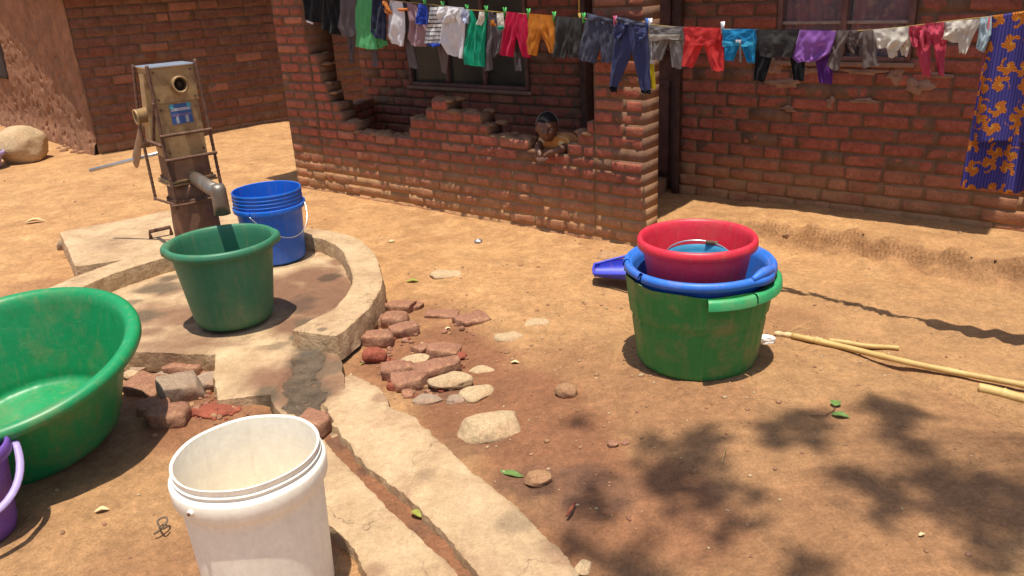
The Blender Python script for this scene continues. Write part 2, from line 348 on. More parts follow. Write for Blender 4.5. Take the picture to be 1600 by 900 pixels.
me.materials.append(M['soil']); a_ = me.attributes.new('trod', 'FLOAT', 'POINT'); tq = .55*n2(X, Y, 1.4, 4, 12.)+.35*n2(X, Y, 5, 3, 13.)
a_.data.foreach_set('value', (.9*np.clip(sst(4.1, 2.7, Y-.25*X+.9*tq), 0, 1)*(.75+.6*tq)).clip(0, 1).ravel())
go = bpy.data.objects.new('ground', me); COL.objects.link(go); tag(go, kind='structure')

# ------------------------------------------------------------------ brick walls
class Bricks:
    def __init__(s, seed): s.v = []; s.f = []; s.m = []; s.t = []; s.p = []; s.d = []; s.nb = 0; s.r = random.Random(seed)
    def cell(s, O, u, n, ua, ub, za, zb, na, nb_, dusty=None, gap=.007, recess=.0075, T=None):
        """one brick with its bed of mortar; O origin (x,y), u along, n into the wall"""
        r = s.r; L_, D_, H_ = ub-ua, nb_-na, zb-za
        g = gap*(.7+.8*r.random())
        sz = (max(L_-g*2*r.uniform(.8, 1.3), .02), D_-2*r.uniform(0, .006), max(H_-g*2*r.uniform(.7, 1.2), .015))
        p = rbox(TB, sz, r.uniform(.006, .013))
        sd = r.random()*50
        p = p + np.stack([fbm(p*26+sd, 2)*.006, fbm(p*26+sd+9, 2)*.007, fbm(p*26+sd+21, 2)*.0055], -1)
        a = r.gauss(0, .012); ca, sa = math.cos(a), math.sin(a); p = p @ np.array([[ca, 0, -sa], [0, 1, 0], [sa, 0, ca]]).T
        a = r.gauss(0, .02); ca, sa = math.cos(a), math.sin(a); p = p @ np.array([[ca, sa, 0], [-sa, ca, 0], [0, 0, 1]]).T
        cu, cn, cz = (ua+ub)/2, (na+nb_)/2+r.gauss(0, .003), (za+zb)/2
        w_ = np.stack([O[0]+u[0]*(p[:, 0]+cu)+n[0]*(p[:, 1]+cn), O[1]+u[1]*(p[:, 0]+cu)+n[1]*(p[:, 1]+cn), p[:, 2]+cz], 1)
        b = len(s.v); s.v.extend(w_.tolist()); s.f.extend([tuple(b+i for i in f) for f in TBF]); s.m.extend([0]*len(TBF))
        t_ = max(0, r.gauss(.12, .28)) if r.random() < .75 else 0; t_ = min(t_, .75); pl = r.uniform(.3, 1) if r.random() < .12 else 0
        du = dusty(cu, cz) if dusty else 0
        s.t += [t_]*len(w_); s.p += [pl*.7]*len(w_); s.d += list(np.clip(du*np.ones(len(w_))*(.8+.5*fbm(w_*9, 2)), 0, .95))
        # mortar
        c8 = [(x_, y_, z_) for x_ in (ua, ub) for y_ in (na+recess, nb_-recess) for z_ in (za, zb)]
        b = len(s.v); s.v += [(O[0]+u[0]*x_+n[0]*y_, O[1]+u[1]*x_+n[1]*y_, z_) for x_, y_, z_ in c8]
        s.f += [tuple(b+i for i in f) for f in ((0, 1, 3, 2), (4, 6, 7, 5), (0, 4, 5, 1), (2, 3, 7, 6), (1, 5, 7, 3), (0, 2, 6, 4))]; s.m += [1]*6
        s.t += [0]*8; s.p += [0]*8; s.d += [du]*8
    def wall(s, O, u, n, u0, u1, z0, z1, depth, course, blen, spans, dusty=None, n0=0., top=None):
        row = 0; z = z0
        while z < z1-1e-6:
            zb = z+course; off = (row % 2)*.5*blen + s.r.uniform(-.03, .03)
            for (a, b) in spans((z+zb)/2):
                x_ = a; first = True
                ends = []
                e = a + (blen if off < .05 else off) * s.r.uniform(.85, 1.1)
                while e < b-.06: ends.append(e); e += blen*s.r.uniform(.82, 1.14) if s.r.random() > .1 else blen*.5
                ends.append(b)
                for e in ends:
                    if top is None or zb <= top((x_+e)/2)+course*.45: s.cell(O, u, n, x_, e, z, zb, n0, n0+depth, dusty)
                    x_ = e
            z = zb; row += 1
    def build(s, name, brick, parent):
        return mobj(name, s.v, s.f, [brick, M['mortar']], parent, True, s.m, {'tint': s.t, 'pale': s.p, 'dust': s.d})
U2 = (UV[0], UV[1]); N2 = (NV[0], NV[1])
house = empty('brick_house', hp(-3, 5.2, 0), 'long red brick house with a broken walled porch behind the clothes line', 'house')
def hpart(o): o.parent = house; o.matrix_parent_inverse = Matrix.Translation(-Vector(house.location)); return o

dust_main = lambda u, z: float(np.clip((.36-z)/.30, 0, 1))*.8
dust_porch = lambda u, z: float(np.clip((.42-z)/.32, 0, 1))*.85
WIN1 = (-5.12, -3.84, .64, 1.5); DOOR = (-3.36, -2.57, -.2, 1.95); WIN2 = (-1.94, -1.18, .90, 1.75)
def main_spans(z):
    cuts = []
    for w_ in (WIN1, DOOR, WIN2):
        if w_[2]-.01 < z < w_[3]: cuts.append((w_[0], w_[1]))
    out = []; a = -5.75
    for c_ in sorted(cuts): out.append((a, c_[0])); a = c_[1]
    out.append((a, 1.4)); return out
bw = Bricks(1); bw.wall((4.91*N2[0], 4.91*N2[1]), U2, N2, -5.75, 1.4, -.10, 2.25, .16, .0785, .235, main_spans, dust_main)
hpart(bw.build('front_wall', M['brick'], None))
PROF = [(-4.94, 1.05), (-4.86, 1.02), (-4.81, .90), (-4.83, .80), (-4.745, .74), (-4.765, .62), (-4.64, .545), (-4.5, .50), (-4.3, .485), (-3.99, .485), (-3.96, .60), (-3.80, .66), (-3.77, .725), (-3.61, .735), (-3.57, .665), (-3.34, .66), (-3.31, .60), (-3.2, .56), (-2.97, .55), (-2.95, .485), (-2.69, .48), (-2.66, .55), (-2.58, .60), (-2.49, .68)]
def pspans(z):
    us = np.linspace(-4.94, -2.49, 491); px_, pz_ = zip(*PROF); o_ = np.argsort(px_); tp = np.interp(us, np.array(px_)[o_], np.array(pz_)[o_])+.012*np.sin(us*37)+.01*np.sin(us*91); ok = tp > z; out = []; a = None
    for u_, k in zip(us, ok):
        if k and a is None: a = u_
        if not k and a is not None:
            if u_-a > .05: out.append((a, u_))
            a = None
    if a is not None: out.append((a, -2.49))
    return out
bw = Bricks(2); O_ = (3.753*N2[0], 3.753*N2[1])
bw.wall(O_, U2, N2, -4.94, -2.49, -.12, 1.05, .15, .0665, .215, pspans, dust_porch)
# crumbling mud left on the broken top
bmx = bmesh.new(); bmesh.ops.create_icosphere(bmx, subdivisions=2, radius=1); _l = np.array([list(x.co) for x in bmx.verts]); _lf = [tuple(x.index for x in fc.verts) for fc in bmx.faces]; bmx.free()
r_ = random.Random(31); px_, pz_ = zip(*PROF)
for i in range(150):
    u_ = r_.uniform(-4.93, -2.5); t_ = float(np.interp(u_, px_, pz_)); z_ = -.12+.0665*round((t_+.12)/.0665); sc_ = r_.uniform(.010, .034)
    v = _l*np.array([1.5, 1.3, .55])*sc_; v = v*(1+.35*fbm(_l*1.6+i*3, 2))[:, None]; c_ = 3.753+r_.uniform(.02, .13); b = len(bw.v)
    for p in v: q_ = hp(p[0]+u_, p[1]+c_, p[2]+z_-.004); bw.v.append(tuple(q_))
    bw.f += [tuple(b+k for k in f) for f in _lf]; bw.m += [1]*len(_lf); bw.t += [0]*len(_l); bw.p += [0]*len(_l); bw.d += [.25]*len(_l)
hpart(bw.build('porch_wall', M['brick'], None))
def pillar(name, u0, u1, d, z1, seed, course=.0665):
    b = Bricks(seed); z = -.12; r = 0
    while z < z1:
        W_ = u1-u0; j = lambda s_: b.r.uniform(-s_, s_)
        if r % 2: us = [u0, u0+W_*.62+j(.02), u1]; ns = [0, d]
        else: us = [u0, u0+W_*.36+j(.02), u1]; ns = [0, d]
        for i in range(len(us)-1):
            for k in range(len(ns)-1): b.cell(O_, U2, N2, us[i], us[i+1], z, z+course, ns[k]-(.004 if k == 0 else 0), ns[k+1], dust_porch)
        z += course; r += 1
    return hpart(b.build(name, M['brick'], None))
pillar('porch_pier', -2.49, -2.175, .165, 2.05, 3); pillar('porch_pier', -5.30, -4.94, .24, 2.05, 4)
# low side wall of the porch
sa = hp(-5.18, 3.96, 0); sb = hp(-5.60, 4.90, 0); sd_ = (sb-sa).to_2d(); sl_ = sd_.length; sd_ /= sl_; sn = Vector((sd_.y, -sd_.x))
bw = Bricks(5); bw.wall((sa.x, sa.y), (sd_.x, sd_.y), (-sn.x, -sn.y), 0, sl_, -.1, .56, .14, .0665, .2, lambda z: [(0, sl_)], dust_main, top=lambda u: .53)
hpart(bw.build('porch_side_wall', M['brick'], None))
# porch floor
mb = MB(); add_box(mb, (2.6, 1.0, .2), (-.1, 0, 0), .01, m=0)
fo = mb.build('porch_floor', M['mud']); c_ = hp(-3.85, 4.405, .0); fo.matrix_world = Matrix.Translation((c_.x, c_.y, 0.0)) @ Matrix.Rotation(math.atan2(UV[1], UV[0]), 4, 'Z'); 
fo.parent = house; fo.matrix_parent_inverse = Matrix.Translation(-Vector(house.location))
ANG = math.atan2(UV[1], UV[0])
def hbox(mb, u0, u1, c0, c1, z0, z1, r=.003, m=0):
    p = rbox(TS, (u1-u0, c1-c0, z1-z0), r); p = p + np.array([(u0+u1)/2, (c0+c1)/2, (z0+z1)/2])
    w_ = np.stack([p[:, 0]*UV[0]+p[:, 1]*NV[0], p[:, 0]*UV[1]+p[:, 1]*NV[1], p[:, 2]], 1); mb.add(w_, TSF, m)
# room behind
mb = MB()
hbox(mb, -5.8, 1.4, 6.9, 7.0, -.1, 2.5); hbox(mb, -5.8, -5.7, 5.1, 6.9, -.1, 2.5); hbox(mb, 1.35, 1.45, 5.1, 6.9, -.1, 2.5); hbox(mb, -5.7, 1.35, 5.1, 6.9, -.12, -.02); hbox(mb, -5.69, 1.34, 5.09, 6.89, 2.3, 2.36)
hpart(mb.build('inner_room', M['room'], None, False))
# windows
def window(w_, cols, barz, sill=True):
    u0, u1, z0, z1 = w_; mb = MB(); t_ = .028; c0, c1 = 4.90, 4.97
    hbox(mb, u0, u0+t_, c0, c1, z0, z1); hbox(mb, u1-t_, u1, c0, c1, z0, z1); hbox(mb, u0+t_, u1-t_, c0, c1, z0, z0+t_); hbox(mb, u0+t_, u1-t_, c0, c1, z1-t_, z1)
    f = hpart(mb.build('window', M['frame'], None)); 
    mb = MB()
    for c_ in cols: hbox(mb, c_-.017, c_+.017, c0+.004, c1-.006, z0+t_, z1-t_)
    mb2 = MB(); cs = [u0+t_]+list(cols)+[u1-t_]
    for k in range(len(cs)-1):
        a = cs[k]+(.017 if k else 0); b = cs[k+1]-(.017 if k < len(cs)-2 else 0)
        for bz in barz: hbox(mb2, a, b, c0+.01, c0+.03, bz-.009, bz+.009, .002)
    m1 = mb.build('mullion', M['frame'], f); m1.matrix_parent_inverse = f.matrix_world.inverted()
    if barz: m2 = mb2.build('glazing_bar', M['bar'], f)
    mb = MB()
    for k in range(len(cs)-1): hbox(mb, cs[k], cs[k+1], c0+.035, c0+.039, z0+.01, z1-.01, .001)
    mb.build('pane', M['glass'] if sill != 2 else M['glassc'], f)
    if sill: mb = MB(); hbox(mb, u0-.03, u1+.03, 4.885, 4.93, z0-.03, z0-.002, .006); mb.build('sill', M['mortar_s'], f)
    return f
M['mortar_s'] = mat('mud_sill', (.26, .15, .10), .95, bump=.4)
M['glassc'] = mat('clear_glass', (.9, .9, .9), .05, .0, bump=0); 
_P = M['glassc'].node_tree.nodes['Principled BSDF']; _P.inputs['Transmission Weight'].default_value = .95; _P.inputs['IOR'].default_value = 1.1
window(WIN1, [-4.68, -4.28], [], True); window(WIN2, [-1.555], [1.112], 2)
# curtains
def curtain(u0, u1, z0, z1, matn, label):
    vs = []; fs = []; nu, nz_ = 60, 8; amp = .012
    for j in range(nz_+1):
        for i in range(nu+1):
            u = u0+(u1-u0)*i/nu; z = z0+(z1-z0)*j/nz_; c_ = 5.03+amp*math.sin(u*75+.5*math.sin(z*6))
            vs.append(hp(u, c_, z))
    for j in range(nz_):
        for i in range(nu): a = j*(nu+1)+i; fs.append((a, a+1, a+nu+2, a+nu+1))
    return tag(mobj('window_curtain', vs, fs, matn), label, 'curtain', 'curtains behind the right hand window')
mc = mat('red_flower_curtain', (.42, .10, .10), .9, vscale=9, col2=(.12, .08, .10), bump=0, dirt=(.60, .34, .2), dscale=17, damt=.8); M['curt'] = mc
curtain(-1.93, -1.57, .85, 1.75, mc, 'dark red patterned curtain behind the left half of the barred window')
curtain(-1.545, -1.19, .85, 1.75, mc, 'dark red patterned curtain behind the right half of the barred window')
# door
mb = MB(); hbox(mb, -3.36, -3.31, 4.89, 4.99, -.05, 1.95); hbox(mb, -2.615, -2.57, 4.89, 4.99, -.05, 1.95); hbox(mb, -3.31, -2.615, 4.89, 4.99, 1.9, 1.95)
dr = hpart(mb.build('door', M['dark_wood'], None))
mb = MB(); hbox(mb, -3.31, -2.615, 4.975, 5.01, -.02, 1.9)
for a, b in ((-3.25, -2.99), (-2.93, -2.68)):
    for z0, z1 in ((.1, .75), (.9, 1.3), (1.4, 1.8)): hbox(mb, a, b, 4.960, 4.974, z0, z1, .006)
mb.build('door_leaf', mat('door_brown', (.12, .05, .035), .55, .25, vscale=12, bump=.2), dr)
mb = MB(); tube(mb, [hp(-2.70, 4.955, .93), hp(-2.70, 4.92, .93), hp(-2.77, 4.92, .93)], .008); mb.build('handle', M['dull_steel'], dr)
# plaster patches on the right wall
def patch(u, z, ru, rz_, seed):
    vs = []; fs = []; n = 28; r_ = random.Random(seed)
    ph = [r_.uniform(0, 6.28) for _ in range(4)]
    rings = [0, .35, .7, .9, 1]
    for k, q_ in enumerate(rings):
        for i in range(n):
            a = 2*math.pi*i/n; w_ = 1+.22*math.sin(2*a+ph[0])+.18*math.sin(3*a+ph[1])+.14*math.sin(5*a+ph[2])+.08*math.sin(9*a+ph[3])
            vs.append(hp(u+ru*q_*w_*math.cos(a), 4.91-.012*(1-q_**4)+.006*r_.random()*(q_ < 1)+(.006 if q_ == 1 else 0), z+rz_*q_*w_*math.sin(a)))
    for k in range(len(rings)-1):
        for i in range(n): fs.append((k*n+i, k*n+(i+1) % n, (k+1)*n+(i+1) % n, (k+1)*n+i))
    return vs, fs
M['plaster'] = mat('mud_plaster', (.31, .18, .12), .95, .15, vscale=12, bump=.5)
for i, (px, py, ru, rz_) in enumerate([(1212, 98, .06, .05), (1225, 130, .09, .035), (1297, 160, .02, .035), (1350, 158, .06, .02), (1435, 135, .06, .05), (1232, 170, .045, .018), (1400, 118, .05, .04), (1260, 110, .08, .03), (1350, 112, .10, .022), (1470, 118, .05, .02), (1205, 108, .05, .03)]):
    u, z = onp(px, py, 4.91); hpart(mobj('plaster_patch', *patch(u, z, ru*1.05, rz_*1.0, i), M['plaster']))
# corrugated roofs
def corrugated(name, u0, u1, c0, z0, c1, z1, step=.076, amp=.009):
    n = int((u1-u0)/step*8); vs = []; fs = []
    for i in range(n+1):
        u = u0+(u1-u0)*i/n; d = amp*math.sin(2*math.pi*u/step)
        for (c_, z_) in ((c0+.02*math.sin(u*1.7), z0), (c1, z1)):
            vs.append(hp(u, c_, z_+d)); vs.append(hp(u, c_, z_+d+.002))
    for i in range(n):
        a = i*4; b = a+4; fs += [(a, b, b+2, a+2), (a+1, a+3, b+3, b+1), (a, a+1, b+1, b)]
    return hpart(mobj(name, vs, fs, M['zinc']))
corrugated('roof', -6.1, -.45, 4.50, 2.28, 7.4, 3.1); corrugated('porch_roof', -5.65, -2.185, 3.545, 2.08, 4.88, 2.33)
mb = MB(); hbox(mb, -5.6, -2.2, 3.72, 3.80, 2.0, 2.06); hpart(mb.build('porch_beam', M['dark_wood'], None))

# ------------------------------------------------------------------ left house
HC = np.array([-4.12, 8.22]); HU = np.array([.813, .582]); HM = np.array([-.68, .733])
lh = empty('mud_house', (HC[0], HC[1], 0), 'low house with pitted mud rendered side and brown brick front at far left', 'house')
lpi = Matrix.Translation((-HC[0], -HC[1], 0))
def lpart(o): o.parent = lh; o.matrix_parent_inverse = lpi; return o
bw = Bricks(11); bw.wall(HC, HU, (-HU[1], HU[0]), 0, 5.4, -.1, 1.75, .16, .094, .27, lambda z: [(.0, 5.4)], lambda u, z: float(np.clip((.18-z)/.2, 0, 1))*.6)
lpart(bw.build('brick_wall', M['brick_far'], None))
# mud side: dense sheet with pits
Ls = 4.2; nu, nz_ = 280, 120
vs = []; r_ = random.Random(5)
pits = [(r_.uniform(0, 4), r_.uniform(.05, 1.1), r_.uniform(.012, .035), r_.uniform(.012, .03), r_.uniform(.02, .045)) for _ in range(150)]
S_, T_ = np.meshgrid(np.linspace(0, Ls, nu), np.linspace(-.1, 1.9, nz_))
dep = .018*n2(S_, T_, 1.6, 3, 4.)+.010*n2(S_, T_, 9, 3, 6.)+.006*n2(S_, T_, 26, 2, 2.)
for (a, b, ra, rb, d_) in pits: dep = dep+d_*np.exp(-(((S_-a+ (T_-b)*.5)/ra)**2+((T_-b)/rb)**2)**1.5)
dep = dep - .05*sst(.25, -.05, T_)+.02*sst(.12, 0, S_)
nin = np.array([HU[0], HU[1]])
for s_, t_, d_ in zip(S_.ravel(), T_.ravel(), dep.ravel()):
    vs.append((HC[0]+HM[0]*s_+nin[0]*d_-.02*nin[0], HC[1]+HM[1]*s_+nin[1]*d_-.02*nin[1], t_))
fs = [(j*nu+i, j*nu+i+1, (j+1)*nu+i+1, (j+1)*nu+i) for j in range(nz_-1) for i in range(nu-1)]
lpart(mobj('mud_wall', vs, fs, M['mud']))
mb = MB(); p = HC+HM*2.75; 
def lbox(mb, s0, s1, d0, d1, z0, z1, r=.004, m=0):
    p = rbox(TS, (s1-s0, d1-d0, z1-z0), r)+np.array([(s0+s1)/2, (d0+d1)/2, (z0+z1)/2])
    mb.add(np.stack([HC[0]+HM[0]*p[:, 0]+nin[0]*p[:, 1], HC[1]+HM[1]*p[:, 0]+nin[1]*p[:, 1], p[:, 2]], 1), TSF, m)
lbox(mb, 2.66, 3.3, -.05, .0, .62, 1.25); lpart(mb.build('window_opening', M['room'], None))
# roof of the left house: the eave reaches further out towards the front corner
vs = []; fs = []
def lpt(s_, d_, z_): return (HC[0]+HM[0]*s_+nin[0]*d_, HC[1]+HM[1]*s_+nin[1]*d_, z_)
n = 330
for i in range(n+1):
    d_ = -.155+i/n*6; dd = .009*math.sin(2*math.pi*d_/.076)
    for (s_, z_) in ((-.22, 1.545), (4.6, 1.95)):
        dx = 0
        vs.append(lpt(s_, d_+ ((.165 if s_ > 0 else -.008) if i < 8 else 0), z_+dd)); vs.append(lpt(s_, d_+((.165 if s_ > 0 else -.008) if i < 8 else 0), z_+dd+.002))
for i in range(n): a = i*4; b = a+4; fs += [(a, b, b+2, a+2), (a+1, a+3, b+3, b+1), (a, a+1, b+1, b)]
lpart(mobj('roof', vs, fs, M['zinc']))

# ------------------------------------------------------------------ concrete apron, kerb and drain
def attr_for(vs, moist_shade, dark, wet):
    a = np.array(vs); x, y = a[:, 0], a[:, 1]
    return {'moist_shade': blobs(x, y, moist_shade, 6, 3.), 'dark': blobs(x, y, dark, 14, 8.), 'wet': blobs(x, y, wet, 18, 6.)}
def loft(name, A, B, za, zb, zbot, m, parent, n=120, k=14, ragged=(.0, .0), bev=.012, amp=.004, closed=False, crown=0, attrs=([], [], []), smooth=True):
    """slab between edge line A and edge line B with worn rounded edges"""
    A = resample(catmull(A, 6) if len(A) > 2 else A, n); B = resample(catmull(B, 6) if len(B) > 2 else B, n); vs = []; fs = []
    za = np.interp(np.linspace(0, 1, n), np.linspace(0, 1, len(za)), za) if isinstance(za, (list, tuple)) else np.full(n, za)
    zb = np.interp(np.linspace(0, 1, n), np.linspace(0, 1, len(zb)), zb) if isinstance(zb, (list, tuple)) else np.full(n, zb)
    for i in range(n):
        a, b = A[i].copy(), B[i].copy(); d = (b-a)/max(np.linalg.norm(b-a), 1e-6)
        a += d*ragged[0]*(float(fbm(np.array([a[0]*9, a[1]*9, .4]), 5))*1.3); b += d*ragged[1]*(float(fbm(np.array([b[0]*9, b[1]*9, 3.4]), 5))*1.3)
        W_ = np.linalg.norm(b-a); ts = [0, 0, 0, bev*.3/W_, bev/W_]+list(np.linspace(bev/W_, 1-bev/W_, k)[1:-1])+[1-bev/W_, 1-bev*.3/W_, 1, 1, 1]
        for j, t in enumerate(ts):
            p = a+(b-a)*t; zt = za[i]*(1-t)+zb[i]*t+crown*4*t*(1-t); K = len(ts)
            if j in (0, K-1): z_ = zbot
            elif j in (1, K-2): z_ = (zbot+zt)/2
            elif j in (2, K-3): z_ = zt-bev
            elif j in (3, K-4): z_ = zt-bev*.3
            else: z_ = zt
            q_ = p + d*.004*float(vnoise(np.array([p[0]*22, p[1]*22, z_*22])))
            z_ += .45*amp*float(fbm(np.array([p[0]*7, p[1]*7, 3.]), 4))*(j not in (0, K-1))
            vs.append((q_[0], q_[1], z_))
    for i in range(n-1):
        for j in range(K-1): fs.append((i*K+j, i*K+j+1, (i+1)*K+j+1, (i+1)*K+j))
    fs.append(tuple(range(K-1, -1, -1))); fs.append(tuple((n-1)*K+j for j in range(K)))
    return mobj(name, vs, fs, m, parent, smooth, attrs=attr_for(vs, *attrs))
apron = empty('pump_apron', (-1.45, 3.7, 0), 'round worn concrete pump apron with raised kerb and rear plinth', 'concrete apron')
api = Matrix.Translation((1.45, -3.7, 0))
def apart(o): o.matrix_parent_inverse = api; return o
_q = lambda px, py, r_, a: (*at(px, py, .05)[:2], r_, a)
CM = ([_q(480, 425, .24, 1), _q(505, 470, .20, 1), _q(450, 505, .16, 1), _q(530, 405, .12, .9), _q(440, 450, .2, 1), _q(235, 515, .14, .85), _q(290, 495, .14, .9), _q(275, 450, .12, .6), _q(500, 440, .2, 1),(-1.25, 3.75, .42, 1), (-.98, 3.7, .3, 1), (-1.6, 3.55, .28, .8), (-1.45, 3.25, .3, .7), (-1.85, 4.0, .15, .5)], [_q(225, 490, .10, .9), _q(262, 432, .08, .9), _q(470, 520, .08, 1), _q(478, 500, .07, .9), _q(200, 470, .07, .7), (-1.83, 3.95, .14, .9), (-1.6, 3.85, .1, .8), (-.86, 3.1, .14, 1), (-.9, 3.3, .09, .9), (-1.0, 3.12, .09, .6)], [_q(515, 430, .08, .8), _q(475, 520, .04, .9), (-1.5, 3.8, .10, .9), (-.84, 2.98, .09, .9), (-1.05, 3.6, .16, .5)])
OUT = [(-2.42, 3.45), (-2.31, 3.85), (-2.12, 4.2), (-1.91, 4.42), (-1.5, 4.63), (-1.18, 4.62), (-.86, 4.36), (-.69, 3.97), (-.62, 3.6), (-.64, 3.32), (-.69, 3.12), (-.735, 3.02)]
INN = [(-2.27, 3.40), (-2.15, 3.80), (-1.97, 4.12), (-1.78, 4.29), (-1.45, 4.47), (-1.16, 4.46), (-.95, 4.24), (-.82, 3.88), (-.765, 3.58), (-.79, 3.34), (-.87, 3.19), (-.93, 3.10)]
def poly_sd(X, Y, P_):
    """signed distance, positive inside"""
    d = np.full(X.shape, 1e9); ins = np.zeros(X.shape, bool); n = len(P_)
    for k in range(n):
        a, b = P_[k], P_[(k+1) % n]; d = np.minimum(d, seg_d(X, Y, a, b))
        c = ((a[1] > Y) != (b[1] > Y)); xx = (b[0]-a[0])*(Y-a[1])/((b[1]-a[1]) or 1e-9)+a[0]; ins ^= c & (X < xx)
    return np.where(ins, d, -d)
def sheet(name, x0, x1, y0, y1, step, polys, parent, pinv, attrs, rag=.012, rag2=.006, seed=0., edge=.014, m='concrete', rough=.004):
    """polys: (outline, top(x, y), floor) - worn slabs merged into one surface"""
    gx_ = np.arange(x0, x1, step); gy_ = np.arange(y0, y1, step); X_, Y_ = np.meshgrid(gx_, gy_); Zt = np.full(X_.shape, -9.); D = np.full(X_.shape, -9.); FLR = np.zeros(X_.shape)
    jit = rag*n2(X_, Y_, 6, 3, seed)+rag2*n2(X_, Y_, 30, 3, seed+2)
    for P_, top, flr in polys:
        d = poly_sd(X_, Y_, P_)+jit; t = top(X_, Y_)
        Zt = np.maximum(Zt, np.where(d > -step*1.5, t, -9)); FLR = np.where(d > D, flr, FLR); D = np.maximum(D, d)
    gy2, gx2 = np.gradient(D, step); gl = np.hypot(gx2, gy2)+1e-6
    cell = (D[:-1, :-1] > -step*.5) & (D[:-1, 1:] > -step*.5) & (D[1:, 1:] > -step*.5) & (D[1:, :-1] > -step*.5)
    use = np.zeros(D.shape, bool); use[:-1, :-1] |= cell; use[:-1, 1:] |= cell; use[1:, 1:] |= cell; use[1:, :-1] |= cell
    cnt = np.zeros(D.shape, int); cnt[:-1, :-1] += cell; cnt[:-1, 1:] += cell; cnt[1:, 1:] += cell; cnt[1:, :-1] += cell
    bd = use & (cnt < 4); mv = np.where(bd, np.clip(D, -step, step*1.2), 0)
    X2 = X_-mv*gx2/gl; Y2 = Y_-mv*gy2/gl
    Zs = Zt+rough*n2(X_, Y_, 5, 4, seed+3)+rough*.35*n2(X_, Y_, 40, 3, seed+5)
    Zs = Zs-np.where(bd, .006, .003*np.clip(1-D/edge, 0, 1))
    idx = -np.ones(D.shape, int); idx[use] = np.arange(use.sum()); vs = np.stack([X2[use], Y2[use], Zs[use]], 1).tolist()
    A_, B_, C_, D_ = idx[:-1, :-1][cell], idx[:-1, 1:][cell], idx[1:, 1:][cell], idx[1:, :-1][cell]
    fs = np.stack([A_, B_, C_, D_], 1).tolist()
    # side faces
    es = {}
    for f in fs:
        for a, b in zip(f, f[1:]+f[:1]):
            if (b, a) in es: del es[(b, a)]
            else: es[(a, b)] = 1
    nx_, ny_ = (gx2/gl)[use], (gy2/gl)[use]; fl_ = FLR[use]; nid = {}
    def col(k):
        if k not in nid:
            x0_, y0_, z0_ = vs[k]; base = len(vs); z1_ = float(fl_[k])
            for q_ in (0, .3, .65, 1):
                z_ = z0_+(z1_-z0_)*q_; o_ = (.003+.006*q_)+.006*float(vnoise(np.array([x0_*28, y0_*28, z_*40])))*(q_ > 0)
                vs.append([x0_-nx_[k]*o_*(q_ > 0), y0_-ny_[k]*o_*(q_ > 0), z_])
            nid[k] = base
        return nid[k]
    for (a, b) in es:
        p, q_ = col(a), col(b)
        for r_ in range(3): fs.append([q_+r_, p+r_, p+r_+1, q_+r_+1])
    o = mobj(name, vs, fs, M[m], parent, attrs=attr_for(vs, *attrs)); o.matrix_parent_inverse = pinv; return o
KO = [tuple(p) for p in resample(catmull(OUT, 6), 70)]; KI = [tuple(p) for p in resample(catmull(INN, 6), 70)]
KP = KO+KI[::-1]
lin = lambda v, a, b, za, zb: za+(zb-za)*np.clip((v-a)/(b-a), 0, 1)
q4 = lambda px, py, z: tuple(at(px, py, z)[:2])
FLOOR = [tuple((np.array(a)+np.array(b))/2) for a, b in zip(KO, KI)]+[(-.80, 3.06), (-.90, 3.0), (-1.0, 3.02), (-1.21, 3.05), (-1.64, 3.14), (-2.05, 3.22), (-2.4, 3.3)]
BLOCK = [(-1.26, 3.10), (-.95, 3.10), (-.90, 2.90), (-.94, 2.72), (-1.13, 2.70), (-1.2, 2.86)]
SPILL = [(-1.0, 3.12), (-.78, 3.12), (-.70, 2.95), (-.66, 2.78), (-.60, 2.60), (-.52, 2.40), (-.70, 2.36), (-.78, 2.44), (-.86, 2.58), (-.93, 2.70)]
spz = lambda x, y: np.interp(y, [2.3, 2.45, 2.65, 2.85, 3.0, 3.08], [-.008, -.004, .002, .014, .034, .045])+.16*np.clip(np.abs(x-np.interp(y, [2.4, 2.7, 3.1], [-.68, -.80, -.88]))-.02, 0, .3)**1.2
CAT = (CM[0]+[(-.80, 2.80, .32, 1), (-.95, 2.62, .10, .9), (-2.35, 3.7, .12, .5)], CM[1]+[(-.84, 2.95, .10, .9), (-.80, 2.74, .13, .9), (-.70, 2.50, .14, .9), (-.95, 2.72, .07, .9), (-.74, 2.9, .08, .7), (-.69, 3.06, .06, .8)], CM[2]+[(-.85, 2.96, .07, 1), (-.83, 2.83, .075, 1), (-.80, 2.72, .05, .8)])
def floorz(x, y): return .040+.016*sst(.16, .04, y-(3.05-.155*(x+1.21)))-.004
def blockz(x, y): return lin(y, 2.7, 3.08, .030, .056)
sheet('apron_floor', -2.5, -.5, 2.34, 4.75, .0085, [(FLOOR, floorz, -.04), (BLOCK, blockz, -.06), (SPILL, spz, -.1)], apron, api, CAT, seed=2., rough=.005)
sheet('kerb', -2.6, -.5, 2.9, 4.8, .0075, [(KP, lambda x, y: .125+0*x, .01)], apron, api, ([(-2.35, 3.7, .12, .4), (-1.2, 4.52, .1, .3)], [(-.80, 3.08, .03, .8)], []), rag=.012, rag2=.004, seed=5., edge=.010, rough=.004)
sheet('plinth', -2.95, -1.4, 4.2, 5.5, .012, [([(-2.80, 4.88), (-2.3, 5.26), (-1.95, 5.42), (-1.5, 5.4), (-1.3, 4.72), (-1.6, 4.56), (-1.93, 4.38), (-2.14, 4.24), (-2.36, 4.16), (-2.52, 4.42)], lambda x, y: .116+0*x, -.04)], apron, api, ([(-2.4, 4.6, .2, .3)], [], []), seed=7., edge=.014, rough=.003)
drain = empty('drain_channel', (-.3, 2.1, 0), 'sloping concrete drain channel running towards the camera from the apron', 'drain')
dpi = Matrix.Translation((.3, -2.1, 0))
def dpart(o): o.matrix_parent_inverse = dpi; return o
